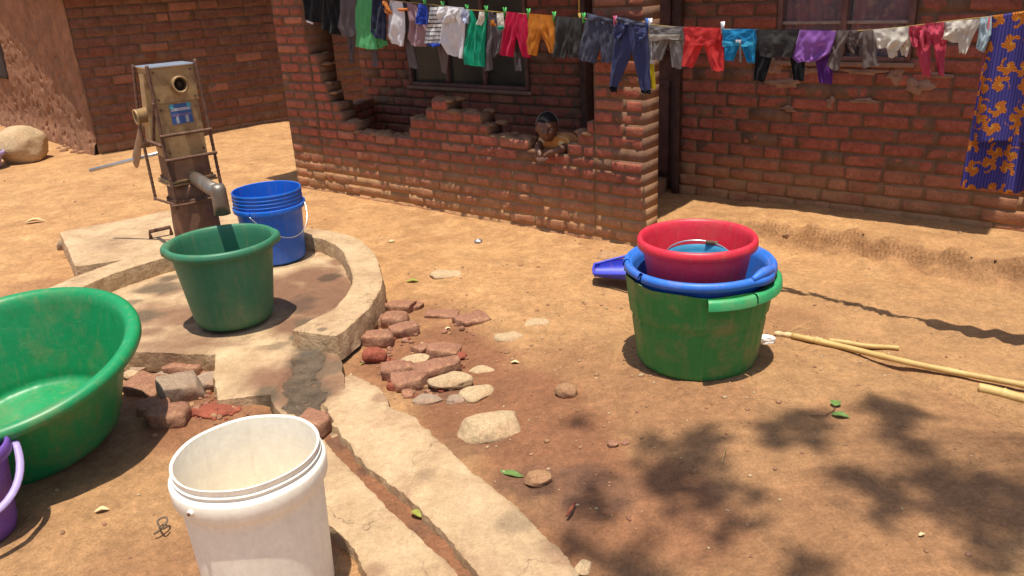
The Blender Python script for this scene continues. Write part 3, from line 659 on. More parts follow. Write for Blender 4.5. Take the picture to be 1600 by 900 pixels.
BR = [(-.67, 2.93), (-.60, 2.83), (-.52, 2.72), (-.47, 2.56), (-.36, 2.45), (-.28, 2.32), (-.17, 2.12), (-.04, 1.93), (.04, 1.80), (.13, 1.66), (.17, 1.55), (.30, 1.38), (.42, 1.2), (.16, 1.2), (.03, 1.42), (-.12, 1.66), (-.24, 1.87), (-.41, 2.09), (-.54, 2.27), (-.655, 2.46), (-.72, 2.62), (-.735, 2.76)]
def brz(x, y): return np.interp(y, [1.2, 2.3, 2.5, 2.7, 2.95], [.028, .034, .030, .018, -.004])+.010*np.clip((x-np.interp(y, [1.2, 1.9, 2.6], [.16, -.26, -.72]))/.2, 0, 1)
BL = [(-.675, 2.37), (-.55, 2.18), (-.40, 1.98), (-.26, 1.79), (-.14, 1.62), (.0, 1.40), (.1, 1.2), (-.18, 1.2), (-.28, 1.42), (-.40, 1.65), (-.48, 1.80), (-.60, 1.96), (-.70, 2.10), (-.78, 2.22)]
sheet('channel_bank', -.95, .5, 1.2, 3.0, .008, [(BR, brz, -.09)], drain, dpi, ([(-.72, 2.72, .1, .9), (.1, 1.72, .08, .5), (-.5, 2.62, .05, .6)], [(-.74, 2.70, .06, .9), (-.02, 1.85, .07, .5), (-.3, 2.1, .05, .4)], []), rag=.018, rag2=.010, seed=11., edge=.010, rough=.006)
sheet('channel_bank', -.95, .15, 1.2, 2.45, .008, [(BL, lambda x, y: .026+0*x, -.09)], drain, dpi, ([(-.4, 1.7, .08, .6)], [], []), rag=.014, rag2=.008, seed=14., edge=.010, rough=.006)
DA = [(-.70, 2.50), (-.62, 2.38), (-.47, 2.15), (-.32, 1.94), (-.18, 1.74), (-.05, 1.55), (.12, 1.2)]
DP = [(x-.09, y-.03) for x, y in DA]+[(x+.09, y+.05) for x, y in DA][::-1]
sheet('channel_bed', -.9, .3, 1.2, 2.6, .009, [(DP, lambda x, y: -.004+0*x, -.1)], drain, dpi, ([(-.4, 2.1, 1.5, 1)], [(-.62, 2.40, .08, .9), (-.12, 1.6, .2, .8), (-.3, 1.9, .05, .6)], [(-.14, 1.62, .06, .7), (-.5, 2.2, .04, .6)]), seed=15., m='soil', rough=.014)

M['water'] = mat('wet_film', (.17, .12, .078), .08, vscale=20, bump=1.0, bscale=60, spec=.9, var=.3)
vs = []; fs = []; gx_, gy_ = np.meshgrid(np.linspace(-.98, -.70, 50), np.linspace(2.55, 3.06, 90)); dd = sst(.10, .06, np.abs(gx_-np.interp(gy_, [2.5, 2.8, 3.06], [-.76, -.845, -.87]))+.05*n2(gx_, gy_, 14, 3, 9.)+.02*np.abs(gy_-2.84)*2)
zz = spz(gx_, gy_)+.005*n2(gx_, gy_, 5, 4, 5.)+.00175*n2(gx_, gy_, 40, 3, 7.)+.0022; ok = (dd > .3) & (n2(gx_, gy_, 24, 3, 4.) > -.5); ix = -np.ones(ok.shape, int); ix[ok] = np.arange(ok.sum()); cl_ = ok[:-1, :-1] & ok[:-1, 1:] & ok[1:, 1:] & ok[1:, :-1]
o = mobj('water', np.stack([gx_[ok], gy_[ok], zz[ok]], 1), np.stack([ix[:-1, :-1][cl_], ix[:-1, 1:][cl_], ix[1:, 1:][cl_], ix[1:, :-1][cl_]], 1), M['water']); M['water'].node_tree.nodes['Bump'].inputs['Distance'].default_value = .03; tag(o, kind='structure')
# ------------------------------------------------------------------ hand pump
E_ = Vector((.778, .628, 0)); G_ = Vector((-.628, .778, 0)); FL = Vector((-2.02, 4.79, 0)); PW, PD = .275, .21
PC = FL+E_*PW/2+G_*PD/2
PK = .84; PLOC = Vector((PC.x*PK, PC.y*PK, CAMH-(CAMH-.118)*PK)); PS = Vector((.96*PK, PK, 1.02*PK))
pump = empty('hand_pump', PLOC, 'tall cream and brown metal hand pump inside a rusty rebar cage', 'hand pump', rz=math.atan2(E_.y, E_.x))
pump.scale = PS; PR = Matrix.Rotation(-math.atan2(E_.y, E_.x), 3, 'Z')
def ploc(w_): v = PR @ (Vector(w_)-PLOC); return Vector((v.x/PS.x, v.y/PS.y, v.z/PS.z))
# local frame: x along front, y back, z up from slab
def pp(mb, name, m, smooth=True): return mb.build(name, m, pump, smooth)
mb = MB()
def frust(mb, x0, x1, y0, y1, z0, X0, X1, Y0, Y1, z1, r=0):
    vs = [(x0, y0, z0), (x1, y0, z0), (x1, y1, z0), (x0, y1, z0), (X0, Y0, z1), (X1, Y0, z1), (X1, Y1, z1), (X0, Y1, z1)]
    mb.add(vs, [(0, 3, 2, 1), (4, 5, 6, 7), (0, 1, 5, 4), (1, 2, 6, 5), (2, 3, 7, 6), (3, 0, 4, 7)])
frust(mb, -.122, .122, -.095, .095, .29, -.128, .128, -.10, .10, .735); pp(mb, 'head_box', M['pump_paint'], False)
mb = MB(); frust(mb, -.131, .131, -.106, .104, .737, -.135, .135, -.108, .106, .932); pp(mb, 'head_cover', M['pump_paint'], False)
mb = MB(); add_box(mb, (.292, .236, .010), (0, -.001, .939), .002); pp(mb, 'lid', M['steel'])
mb = MB(); frust(mb, -.125, .125, -.100, .098, .285, -.124, .124, -.099, .097, .42); pp(mb, 'lower_box', M['pump_brown'], False)
mb = MB(); add_box(mb, (.30, .25, .012), (0, 0, .262), .002); add_box(mb, (.29, .24, .012), (0, 0, .278), .002)
fl = pp(mb, 'flange', M['pump_paint'])
for sx in (-1, 1):
    for sy in (-1, 1):
        mb = MB(); lathe(mb, [(0, .30), (.010, .30), (.010, .284)], 6, center=(sx*.125, sy*.10)); mb.build('bolt', M['rust'], fl, False)
mb = MB(); lathe(mb, [(.0, .255), (.132, .255), (.134, .2), (.138, .10), (.145, 0), (.147, -.10), (.150, -.36)], 40); pp(mb, 'pedestal', M['pump_brown'])
mb = MB(); lathe(mb, [(.145, .17), (.15, .165), (.15, .150), (.145, .145)], 40); pp(mb, 'collar', M['rust'])
# spout
mb = MB(); a = Vector((.01, -.09, .285)); b = ploc(at(341, 301, .615))
tube(mb, [a, a.lerp(b, .5), b], .040, 20); d = (b-a).normalized()
e_ = b+d*.012
tube(mb, [e_+Vector((0, 0, .044)), e_+Vector((0, 0, .02)), e_-Vector((0, 0, .06)), e_-Vector((0, 0, .115))], [.034, .042, .043, .045], 20)
pp(mb, 'spout', M['dull_steel'])
# front port and side port: open necks with a dark bore
def neck(a, b, r, hub=True):
    a, b = Vector(a), Vector(b); d = (b-a); L_ = d.length; q_ = d.to_track_quat('Z', 'Y')
    def rev(prof, m, name, par):
        mb = MB(); lathe(mb, prof, 40); mb.v = [tuple(a+q_@Vector(v)) for v in mb.v]; o = mb.build(name, m, par); return o
    o = rev([(r*.95, 0), (r*.95, L_-.012), (r*1.02, L_-.010), (r*1.02, L_), (r*.80, L_), (r*.78, L_-.004), (r*.76, L_-.045)], M['pump_paint'], 'port_neck', pump)
    rev([(r*.77, L_-.040), (r*.3, L_-.036), (r*.3, L_-.018), (0, L_-.018)], M['bore'], 'bore', o)
M['bore'] = mat('dark_bore', (.05, .03, .02), .7)
neck((.02, -.09, .835), (.02, -.160, .835), .048)
neck((-.11, .0, .68), (-.235, .0, .67), .044)
mb = MB(); frust(mb, -.19, -.128, -.05, .05, .5, -.15, -.13, -.04, .04, .9); pp(mb, 'side_bracket', M['pump_paint'], False)
for (bx_, bz_) in ((-.11, .76), (.11, .76), (-.11, .91), (.11, .91), (-.105, .45), (.105, .45), (-.108, .70), (.108, .70)):
    mb = MB(); tube(mb, [(bx_, -.095, bz_), (bx_, -.116 if bz_ > .74 else -.108, bz_)], .007, 6); pp(mb, 'bolt', M['rust'], False)
# label sticker
mb = MB()
for (x0, x1, z0, z1, m_) in ((-.055, .075, .61, .725, 0), (-.05, .07, .685, .702, 1), (-.05, .07, .655, .668, 2), (-.028, -.012, .615, .655, 1), (.03, .05, .615, .655, 1), (-.055, -.03, .70, .725, 3), (.05, .075, .70, .725, 3)):
    y0 = -.1005-(.735-z0)*0-.0008*(1+m_); off = [0, .0006, .0012, .0018][m_]
    fy = lambda z: -.095-(z-.29)/.445*.005-.0015-off
    mb.add([(x0, fy(z0), z0), (x1, fy(z0), z0), (x1, fy(z1), z1), (x0, fy(z1), z1)], [(0, 1, 2, 3)], m_)
mb.build('sticker', [mat('sticker_blue', (.05, .12, .33), .4), mat('sticker_white', (.45, .45, .5), .4), mat('sticker_purple', (.2, .15, .3), .4), mat('sticker_cyan', (.10, .38, .5), .4)], pump, False)
# cage of reinforcing bar
def bar(pts, r=.0085, rib=True, name='cage_bar'):
    mb = MB(); P_ = resample(np.array([list(p) for p in pts], float), 60); rr = [r*(1+(.16 if (i % 2) else -.05)) for i in range(60)] if rib else r
    tube(mb, P_, rr, 8); return pp(mb, name, M['rust'])
bar([(-.145, -.125, .955), (-.148, -.135, .62), (-.15, -.15, .20), (-.15, -.155, .13)], .011)
bar([(.145, -.125, .965), (.150, -.135, .62), (.155, -.145, .20), (.155, -.15, .17)], .010)
bar([(-.150, .12, .95), (-.185, .13, .6), (-.19, .11, .15)], .009); bar([(.150, .12, .93), (.155, .13, .6), (.16, .14, .1)], .008)
bar([(-.16, -.152, .56), (.16, -.152, .56)], .010, False); bar([(-.16, -.158, .42), (.162, -.158, .42)], .010, False)
bar([(-.18, -.162, .155), (-.08, -.165, .15), (.04, -.16, .155), (.17, -.155, .165)], .007, False)
bar([(-.20, .10, .165), (-.15, -.15, .155)], .008, False)
bar([(-.152, -.14, .75), (-.175, -.05, .52), (-.2, .02, .50)], .009)
bar([(-.15, -.12, .5), (-.2, -.03, .53), (-.21, .03, .51)], .012, False)
# handle: fork plate and rod
A_ = ploc((-2.38, 4.60, .545)); far_ = ploc(at(262, 236, .66)); AM = A_*.40+far_*.60
mb = MB(); tube(mb, [(-.165, .04, .66), tuple(Vector((-.165, .04, .66)).lerp(AM, .35)+Vector((-.012, 0, 0))), tuple(Vector((-.165, .04, .66)).lerp(AM, .8)), tuple(AM), tuple(AM+(AM-Vector((-.165, .04, .66)))*.10)], [.014, .026, .044, .048, .040], 16, flat=(.35, 1)); pp(mb, 'handle_arm', mat('handle_brown', (.28, .185, .12), .6, .15, vscale=12, bump=.2, metal=.2))
mb = MB()
tube(mb, [A_, A_*.5+far_*.5, far_], .0125, 14); pp(mb, 'handle_rod', M['steel'])
# dark hoop added on the plinth in place of the handle arm's shadow
mb = MB(); a = Vector(at(236, 372, .12)); b = Vector(at(268, 366, .12))
tube(mb, [a, a+Vector((0, 0, .04)), b+Vector((0, 0, .045)), b], .012, 8); tag(mb.build('shadow_hoop', M['rust']), 'small dark hoop standing in for the pump handle shadow on the plinth', 'hoop')

# ------------------------------------------------------------------ buckets and basins
def rim_prof(R, z, w_=.022, h_=.016, inner=None):
    return
def bucket_body(R, r, h, t=.004, extra=None, rimw=.016, rimh=.02, lip=True):
    """profile from inner bottom centre, up the inside, over the rolled rim and down the outside"""
    P_ = [(0, t), (r-t-.02, t), (r-t-.006, t+.004), (r-t, t+.018)]
    n = 12
    for i in range(1, n+1): f = i/n; P_.append((r-t+(R-t-(r-t))*f, t+.018+(h-.018-t)*f-(.004 if i == n else 0)))
    P_ += [(R, h+.003), (R+rimw*.5, h+.004), (R+rimw, h-.001), (R+rimw+.002, h-.006), (R+rimw+.001, h-rimh), (R+rimw-.003, h-rimh), (R+rimw-.004, h-.008), (R+.004, h-.008)]
    for i in range(n, -1, -1): f = i/n; P_.append((r+(R-r)*f, .006+(h-.010-.006)*f if i else 0.004))
    P_ += [(r-.006, 0), (0, 0)]
    return P_
# white bucket
wb = empty('white_bucket', tuple(at(385, 706, .412)[:2])+(gz(-.67, 1.7),), 'dirty white plastic bucket with a thick ridged collar in front of the drain', 'bucket')
mb = MB(); R, r, h = .170, .157, .420
P_ = [(0, .006), (r-.02, .006), (r-.006, .012)]+[(r-.005+(R-r)*f, .012+(h-.012)*f) for f in np.linspace(.1, 1, 12)]
P_ += [(R-.001, h+.004), (R+.002, h+.003), (R+.001, h-.008), (R-.002, h-.011), (R-.001, h-.014), (R+.004, h-.016), (R+.003, h-.019), (R-.001, h-.022), (R-.001, h-.026), (R+.006, h-.029), (R+.011, h-.033), (R+.013, h-.038), (R+.012, h-.078), (R+.009, h-.083), (R+.001, h-.082)]
P_ += [(r+(R-r)*f, h*f) for f in np.linspace(.79, .02, 12)]+[(r-.006, 0), (0, 0)]
dz = lambda a, r_, z_: .0006*math.sin(7*a+1)*(z_ > .38)
lathe(mb, P_, 128, rf=lambda a, r_, z_: (.003*math.sin(2*a+.6)*(z_/.4) if r_ > .05 else 0), zf=dz); sharp(mb.build('bucket_body', M['p_white'], wb))
mb = MB(); aa = math.radians(-118); q_ = Vector((math.cos(aa), math.sin(aa), 0)); tube(mb, [q_*(R+.008)+Vector((0, 0, h-.052)), q_*(R+.020)+Vector((0, 0, h-.052))], .0075, 14); tube(mb, [q_*(R+.012)+Vector((0, 0, h-.052)), q_*(R+.024)+Vector((0, 0, h-.052))], .004, 10, m=1)
mb.build('handle_pin', [M['p_white'], M['rust']], wb)

# big green basin on the left
def basin_prof(R, r, h, rim=.045, t=.005, foot=.0):
    P_ = [(0, .010), (r*.8, .010), (r-.03, .012)]+[(r-.03+.03*math.sin(f*math.pi/2), .012+.03*(1-math.cos(f*math.pi/2))) for f in (.3, .6, .85, 1)]
    P_ += [(r+(R-r)*f**1.0, .042+(h-.042)*f) for f in np.linspace(.08, .97, 12)]
    P_ += [(R+rim*.12, h+.002), (R+rim*.35, h+.010), (R+rim*.65, h+.010), (R+rim*.92, h+.002), (R+rim, h-.010), (R+rim-.001, h-.026), (R+rim-.006, h-.027), (R+rim-.010, h-.012), (R+.008, h-.010)]
    P_ += [(r+t+(R-r)*f, .042+(h-.042)*f) for f in np.linspace(.95, .05, 12)]+[(r+t, .04), (r-.004, .012), (r-.02, 0), (0, 0)]
    return P_
def ribs(n, amp, seed=0): return lambda a, r_, z_: (amp*math.exp(-(((a*n/(2*math.pi)+.5) % 1-.5)/.06)**2)) if z_ < .28 and r_ > .12 else 0
bp = at(19, 546, .365)
gb = empty('green_basin', (bp[0], bp[1], gz(bp[0], bp[1])+.0), 'big empty bright green plastic basin, nearest the left edge', 'basin')
mb = MB(); lathe(mb, basin_prof(.39, .285, .33, .05), 128, rf=ribs(16, .004)); mb.build('basin_body', M['p_green'], gb)
gb.location.z += .045; gb.rotation_euler = (math.radians(11.5), math.radians(-1), 0)
# dark green tub under the spout
gp = at(345, 375, .43)
dg = empty('green_tub', (gp[0], gp[1], .052), 'dark green plastic tub standing under the pump spout', 'tub')
mb = MB(); R, r, h = .218, .172, .375
def lugs(a, r_, z_):
    d = max(math.exp(-((math.remainder(a-c_, 2*math.pi))/.22)**4) for c_ in (math.radians(15), math.radians(195)))
    return .012*d if (r_ > R+.004 and z_ > h-.03) else 0
lathe(mb, basin_prof(R, r, h, .026), 112, rf=lugs); mb.build('tub_body', M['p_dgreen'], dg)
# blue bucket with wire bail
bb_ = at(415, 291, .455)
bl = empty('blue_bucket', (bb_[0], bb_[1], .045), 'tall royal blue bucket with wire handle beside the pump', 'bucket')
mb = MB(); R, r, h = .182, .158, .395
P_ = [(0, .006), (r-.02, .006), (r-.004, .014)]+[(r-.003+(R-r)*f, .012+(h-.012)*f) for f in np.linspace(.1, 1, 10)]
P_ += [(R+.002, h+.002)]
for k in range(4):
    z0 = h-.004-k*.020; P_ += [(R+.005, z0), (R+.005, z0-.004), (R+.000, z0-.006), (R+.000, z0-.017)]
z0 = h-.084; P_ += [(R+.010, z0), (R+.011, z0-.004), (R+.009, z0-.024), (R-.002, z0-.026)]
P_ += [(r+(R-r)*f, h*f) for f in np.linspace(.7, .02, 9)]+[(r-.006, 0), (0, 0)]
lathe(mb, P_, 96); sharp(mb.build('bucket_body', M['p_blue'], bl))
mb = MB(); c1, c2 = math.radians(-98), math.radians(-98+180)
e1 = Vector((math.cos(math.radians(-110)), math.sin(math.radians(-110)), 0))*(R+.013)+Vector((0, 0, h-.093)); e2 = Vector((math.cos(math.radians(28)), math.sin(math.radians(28)), 0))*(R+.013)+Vector((0, 0, h-.093))
pts = []
for i in range(25):
    a = math.radians(-110+138*i/24); s_ = math.sin(math.pi*i/24); pts.append(Vector((math.cos(a), math.sin(a), 0))*(R+.014+.004*s_)+Vector((0, 0, h-.093-.15*s_)))
tube(mb, pts, .0028, 8); mb.build('wire_handle', M['wire'], bl)
for e in (e1, e2):
    mb = MB(); add_box(mb, (.03, .012, .026), e, .004, rot=rotz(math.atan2(e.y, e.x)+math.pi/2)); mb.build('handle_ear', M['p_blue'], bl)
# stack: green basin, blue basin, red basin, pale blue bucket
sp = at(1089, 423, .37); sz_ = gz(sp[0], sp[1]-.0)
ks = empty('green_basin', (sp[0]-.005, sp[1]-.05, sz_-.004), 'deep mid green basin with snapped rim, bottom of the stack', 'basin', 'stack of plastic basins')
mb = MB(); R, r, h = .268, .222, .355
P_ = [(0, .008), (r-.03, .008), (r-.005, .02)]+[(r+(R-r)*f-.004, .02+(h-.02)*f) for f in np.linspace(.05, 1, 14)]+[(R, h)]+[(r+(R-r)*f, h*f) for f in np.linspace(.97, .03, 24)]+[(r-.01, 0), (0, 0)]
def rf(a, r_, z_):
    d = .0045*math.exp(-(((a*18/(2*math.pi)+.5) % 1-.5)/.07)**2) if r_ > r-.002 else 0
    return d - .004*math.exp(-((z_-.20)/.006)**2)*(r_ > .2) + (.004 if z_ > .20 else 0)*(r_ > .2)
lathe(mb, P_, 144, rf=rf, zf=lambda a, r_, z_: (.006*math.sin(5*a)*math.sin(3*a+1) if z_ > h-.02 else 0)); sharp(mb.build('basin_body', M['p_sgreen'], ks), 50)
M['p_sgreen_rim'] = plastic('light_green_rim', (.035, .34, .12), .4)
def rimarc(R, z, a0, a1, w_, hh, dz=None, seg=40):
    mb = MB(); lathe(mb, [(R, z-.004), (R+w_*.3, z+.006), (R+w_*.7, z+.006), (R+w_, z-.004), (R+w_+.002, z-hh), (R+w_-.005, z-hh), (R+w_-.006, z-.008), (R, z-.008), (R, z-.004)], seg, a0=a0, a1=a1, rf=dz); return mb
rimarc(R+.001, h-.012, math.radians(-97), math.radians(-62), .028, .030).build('rim_piece', M['p_sgreen_rim'], ks).data.set_sharp_from_angle(angle=.9)
rimarc(R+.001, h-.010, math.radians(-61), math.radians(28), .030, .030).build('rim_piece', M['p_sgreen_rim'], ks).data.set_sharp_from_angle(angle=.9)
rimarc(R+.001, h-.010, math.radians(35), math.radians(150), .028, .030).build('rim_piece', M['p_sgreen_rim'], ks).data.set_sharp_from_angle(angle=.9)
kb = empty('blue_basin', (sp[0]-.005, sp[1]-.045, sz_+.10), 'blue basin with a chipped rim nested inside the deep green one', 'basin', 'stack of plastic basins')
mb = MB(); R, r, h = .254, .19, .29
P_ = [(0, .008), (r-.03, .008), (r-.006, .02)]+[(r-.004+(R-r)*f, .02+(h-.02)*f) for f in np.linspace(.05, 1, 10)]+[(R+.002, h)]+[(r+(R-r)*f, h*f) for f in np.linspace(.95, .03, 10)]+[(r-.01, 0), (0, 0)]
lathe(mb, P_, 112); mb.build('basin_body', M['p_blue2'], kb)
def lug2(a, r_, z_):
    d = math.exp(-((math.remainder(a-math.radians(-48), 2*math.pi))/.2)**4); return .014*d if r_ > R+.008 else 0
rimarc(R, h+.002, math.radians(-149), math.radians(172), .026, .022, lug2, 120).build('rim_piece', M['p_blue2'], kb)
rimarc(R, h+.0, math.radians(173), math.radians(206), .022, .018, None, 20).build('rim_piece', M['p_blue2'], kb)
mb = MB(); pts = [Vector((math.cos(math.radians(a)), math.sin(math.radians(a)), 0))*(R+.018)+Vector((0, 0, h+.004+.012*math.sin(math.pi*(a+62)/28))) for a in np.linspace(-62, -34, 14)]
tube(mb, pts, [.009+.009*math.sin(math.pi*i/13) for i in range(14)], 14); mb.build('handle_lug', M['p_blue2'], kb)
kr = empty('red_basin', (sp[0]-.015, sp[1]-.045, sz_+.235), 'round red plastic basin standing inside the blue one', 'basin', 'stack of plastic basins')
mb = MB(); R, r, h = .198, .163, .245
lathe(mb, basin_prof(R, r, h, .022), 112, rf=lambda a, r_, z_: .0025*math.exp(-(((a*14/(2*math.pi)+.5) % 1-.5)/.05)**2) if z_ < .2 and r_ > r else 0); mb.build('basin_body', M['p_red'], kr)
kp = empty('small_bucket', (sp[0]-.008, sp[1]-.045, sz_+.225), 'small pale blue bucket with wire handle standing inside the red basin', 'bucket', 'stack of plastic basins')
mb = MB(); R, r, h = .115, .095, .19
lathe(mb, [(0, .15), (.108, .15), (.110, .17), (R, h), (R+.004, h+.002), (R+.007, h-.004), (R+.006, h-.014), (R, h-.014), (r, .01), (r-.01, 0), (0, 0)], 64); mb.build('bucket_body', M['p_teal'], kp)
mb = MB(); pts = []
for i in range(29):
    t = math.pi*i/28; pts.append(Vector((-(R+.004)*math.cos(t), (R*1.02)*math.sin(t), h-.006+.022*math.sin(t))))
tube(mb, pts, .0028, 8); mb.build('wire_handle', M['wire'], kp)
mb = MB(); tube(mb, [pts[19]+Vector((-.012, 0, 0)), pts[20], pts[21]+Vector((.01, 0, 0))], .008, 10); mb.build('hand_grip', M['rust'], kp)
# indigo dipper behind the stack
dp = Vector(at(975, 437, 0)); 
vs = []; fs = []; nL, nA = 16, 9
mb = MB()
for side, off in ((0, 0.0), (1, .004)):
    g_ = []
    for i in range(nL+1):
        f = i/nL; L_ = .34*f; w_ = .042+.062*f; dpth = .03+.06*f
        for j in range(nA+1):
            t = math.pi*j/nA; g_.append((-.14+L_, (w_-off)*-math.cos(t), .062+.035*f-(dpth-off)*math.sin(t)**.7))
    mb.add(g_, [(i*(nA+1)+j, i*(nA+1)+j+1, (i+1)*(nA+1)+j+1, (i+1)*(nA+1)+j) for i in range(nL) for j in range(nA)])
tube(mb, catmull([(.2, .11, .10), (.05, .09, .085), (-.12, .046, .064), (-.142, .03, .063), (-.142, -.03, .062), (-.12, -.046, .062), (.05, -.09, .085), (.2, -.11, .10)], 5), .006, 8)
o = mb.build('indigo_dipper', M['p_indigo']); o.location = (dp.x-.0, dp.y+.0, gz(dp.x, dp.y)+.02); o.scale = (1.05, 1.15, 1.15); o.rotation_euler = (math.radians(10), 0, math.radians(-10))
tag(o, 'indigo plastic trough shaped dipper lying on the soil behind the basin stack', 'dipper')
# purple bucket at left edge
pz = Vector(at(-74, 696, .30)); pb = empty('purple_bucket', (pz.x, pz.y, gz(pz.x, pz.y)), 'purple plastic bucket with lilac handle cut by the left edge', 'bucket')
mb = MB(); R, r, h = .118, .09, .285
lathe(mb, basin_prof(R, r, h, .018), 80); mb.build('bucket_body', M['p_purple'], pb)
mb = MB(); pts = []
for i in range(25):
    a = math.radians(35-175*i/24); s_ = math.sin(math.pi*i/24); pts.append(Vector((math.cos(a), math.sin(a), 0))*(R+.025+.022*s_)+Vector((0, 0, h-.015-.125*s_)))
tube(mb, pts, .011, 10, flat=(1.0, .45)); mb.build('handle', M['p_lilac'], pb)
# little purple basin far left
q_ = at(-14, 262, 0); o = empty('small_basin', (q_[0], q_[1], gz(q_[0], q_[1])), 'small lilac basin at the left edge beside the round boulder', 'basin')
mb = MB(); lathe(mb, basin_prof(.13, .09, .15, .02), 48); mb.build('basin_body', M['p_lilac'], o)

# ------------------------------------------------------------------ stones and loose bricks
def ico(sub=3):
    bm = bmesh.new(); bmesh.ops.create_icosphere(bm, subdivisions=sub, radius=1); v = np.array([list(x.co) for x in bm.verts]); f = [tuple(x.index for x in fc.verts) for fc in bm.faces]; bm.free(); return v, f
IV, IF = ico(4)
def rock(px, py, wpx, hfrac, label, m='rock', kind='rock', yaw=0, depth=.75, seed=1, sink=.25, name=None, group='loose stones and bricks', tilt=0, cat=None, z0=None, blocky=.55):
    g = at(px, py, 0.); zg = gz(g[0], g[1]) if z0 is None else z0; g = at(px, py, zg+.01); dist = float((g-CAM)@FW); W_ = wpx*dist/F*(1.2 if (group or '').startswith('rubble') and wpx > 20 else 1.05)
    sx, sy, sz = W_/2, W_/2*depth, W_*hfrac
    if kind == 'rock':
        v = IV.copy(); v = np.sign(v)*np.abs(v)**(1-blocky*.5)
        nrm = v/np.linalg.norm(v, axis=1, keepdims=True)
        # facets
        rs = np.random.RandomState(seed)
        for k in range(9):
            d = rs.randn(3); d /= np.linalg.norm(d); lim = rs.uniform(.72, .95); ex = v@d-lim; ex = np.maximum(ex, 0); v = v-ex[:, None]*d*.9
        v = v+nrm*(.10*fbm(v*1.6+seed*3.1, 3)+.03*fbm(v*7+seed, 3))[:, None]
        v = v*np.array([sx, sy, sz/2]); fs = IF
    else:
        v = rbox(np.array(TBr), (W_, W_*depth, sz), min(sz*.22, .016)); rs = np.random.RandomState(seed)
        v = v+np.stack([fbm(v*18+seed*7, 3)*.014, fbm(v*18+seed*7+5, 3)*.012, fbm(v*18+seed*7+11, 3)*.009], -1)
        
        for k in range(5):
            d = rs.randn(3)*np.array([1, 1, .6]); d /= np.linalg.norm(d); pr = v@d; lim = pr.max()*rs.uniform(.66, .9); v = v-np.maximum(pr-lim, 0)[:, None]*d*.95
        v = v+np.stack([fbm(v*60+seed, 2)*.003]*3, -1); fs = TBrF
    nm = name or ('stone' if kind == 'rock' else 'loose_brick')
    o = mobj(nm, v, fs, M[m]); o.location = (g[0], g[1], zg+sz/2-sink*sz); o.rotation_euler = (math.radians(tilt), math.radians(tilt*.6), math.radians(yaw))
    return tag(o, label, cat or ('stone' if kind == 'rock' else 'brick'), group)
ax_ = [0, .05, .14, .3, .5, .7, .86, .95, 1]; TBr, TBrF = box_template(ax_, ax_, [0, .1, .3, .5, .7, .9, 1])
G1 = 'rubble heap right of the kerb'
rock(626, 482, 47, .30, 'dark brick right behind the scrap of blue film', 'loose_brick', 'brick', -14, .5, 11, .24, group=G1)
rock(588, 507, 34, .5, 'cracked brick against the outside of the kerb', 'loose_brick', 'brick', 12, .7, 12, .24, group=G1)
rock(617, 502, 36, .5, 'squarish brick just below the scrap of blue film', 'loose_brick', 'brick', 5, .75, 13, .24, group=G1)
rock(633, 518, 40, .42, 'brick angled up to the right, right of the squarish one', 'loose_brick', 'brick', 25, .6, 14, .24, group=G1)
rock(590, 532, 46, .42, 'brick with rounded pale left edge nearest the kerb end', 'loose_brick', 'brick', 0, .65, 15, .24, group=G1)
rock(586, 560, 33, .6, 'crumbling red lump of brick beside the kerb end', 'red_lump', 'rock', 0, .8, 16, .15, 'brick_lump', G1)
rock(650, 562, 42, .3, 'pale yellow flat stone between two groups of bricks', 'rock', 'rock', 10, .8, 17, .5, group=G1)
rock(692, 552, 50, .36, 'brick at the right rear of the rubble heap', 'loose_brick', 'brick', -20, .6, 18, .24, group=G1)
rock(684, 582, 64, .36, 'long grooved brick lying behind the pale oval stone', 'loose_brick', 'brick', 16, .5, 19, .24, group=G1)
rock(622, 583, 50, .46, 'brick with a shaded rounded end, left in the rubble heap', 'loose_brick', 'brick', 12, .55, 20, .24, group=G1)
rock(640, 600, 46, .46, 'broken brick with raw red end next to the drain bank', 'loose_brick', 'brick', 8, .7, 21, .24, group=G1)
rock(618, 603, 24, .6, 'raw red brick crumb against the drain bank', 'red_lump', 'rock', 0, .8, 44, .2, 'brick_lump', G1)
rock(704, 599, 60, .38, 'pale oval yellowish stone in front of the grooved brick', 'rock', 'rock', -4, .55, 22, .2, group=G1, blocky=.1)
rock(747, 611, 48, .35, 'pale angular slab right of the oval stone', 'rock', 'rock', 30, .85, 23, .62, group=G1, blocky=.9)
rock(668, 621, 44, .28, 'flat pale stone lying in the mud beside the drain bank', 'rock_grey', 'rock', -12, .6, 24, .6, group=G1)
rock(711, 622, 26, .35, 'small grey stone between the oval stone and the mud', 'rock_grey', 'rock', 0, .8, 25, .4, group=G1)
rock(752, 574, 36, .22, 'flat pale stone behind the angular slab', 'rock', 'rock', 0, .65, 26, .7, group=G1)
rock(768, 668, 100, .34, 'largest pale boulder half sunk in mud beside the drain', 'rock', 'rock', 14, .62, 27, .5, group=G1)
rock(884, 612, 34, .6, 'brown stone alone on the open soil, right of the rubble', 'rock_brown', 'rock', 0, .85, 28, .25, group='single stones on the soil')
rock(840, 748, 42, .5, 'brown stone in wet mud near the long green leaf', 'rock_brown', 'rock', 0, .8, 29, .3, group='single stones on the soil')
rock(690, 490, 44, .22, 'mud covered brick sunk in the soil behind the rubble', 'loose_brick', 'brick', -8, .55, 30, .55, group=G1)
rock(733, 500, 52, .26, 'muddy brick tilted out of the soil, rightmost of the bricks', 'loose_brick', 'brick', 28, .5, 31, .4, group=G1, tilt=8)
rock(800, 520, 56, .3, 'pale rock sunk in the soil, the larger of the pair', 'rock', 'rock', 0, .7, 32, .75, group='single stones on the soil')
rock(838, 500, 40, .3, 'pale rock sunk in the soil, the smaller of the pair', 'rock', 'rock', 0, .7, 33, .75, group='single stones on the soil')
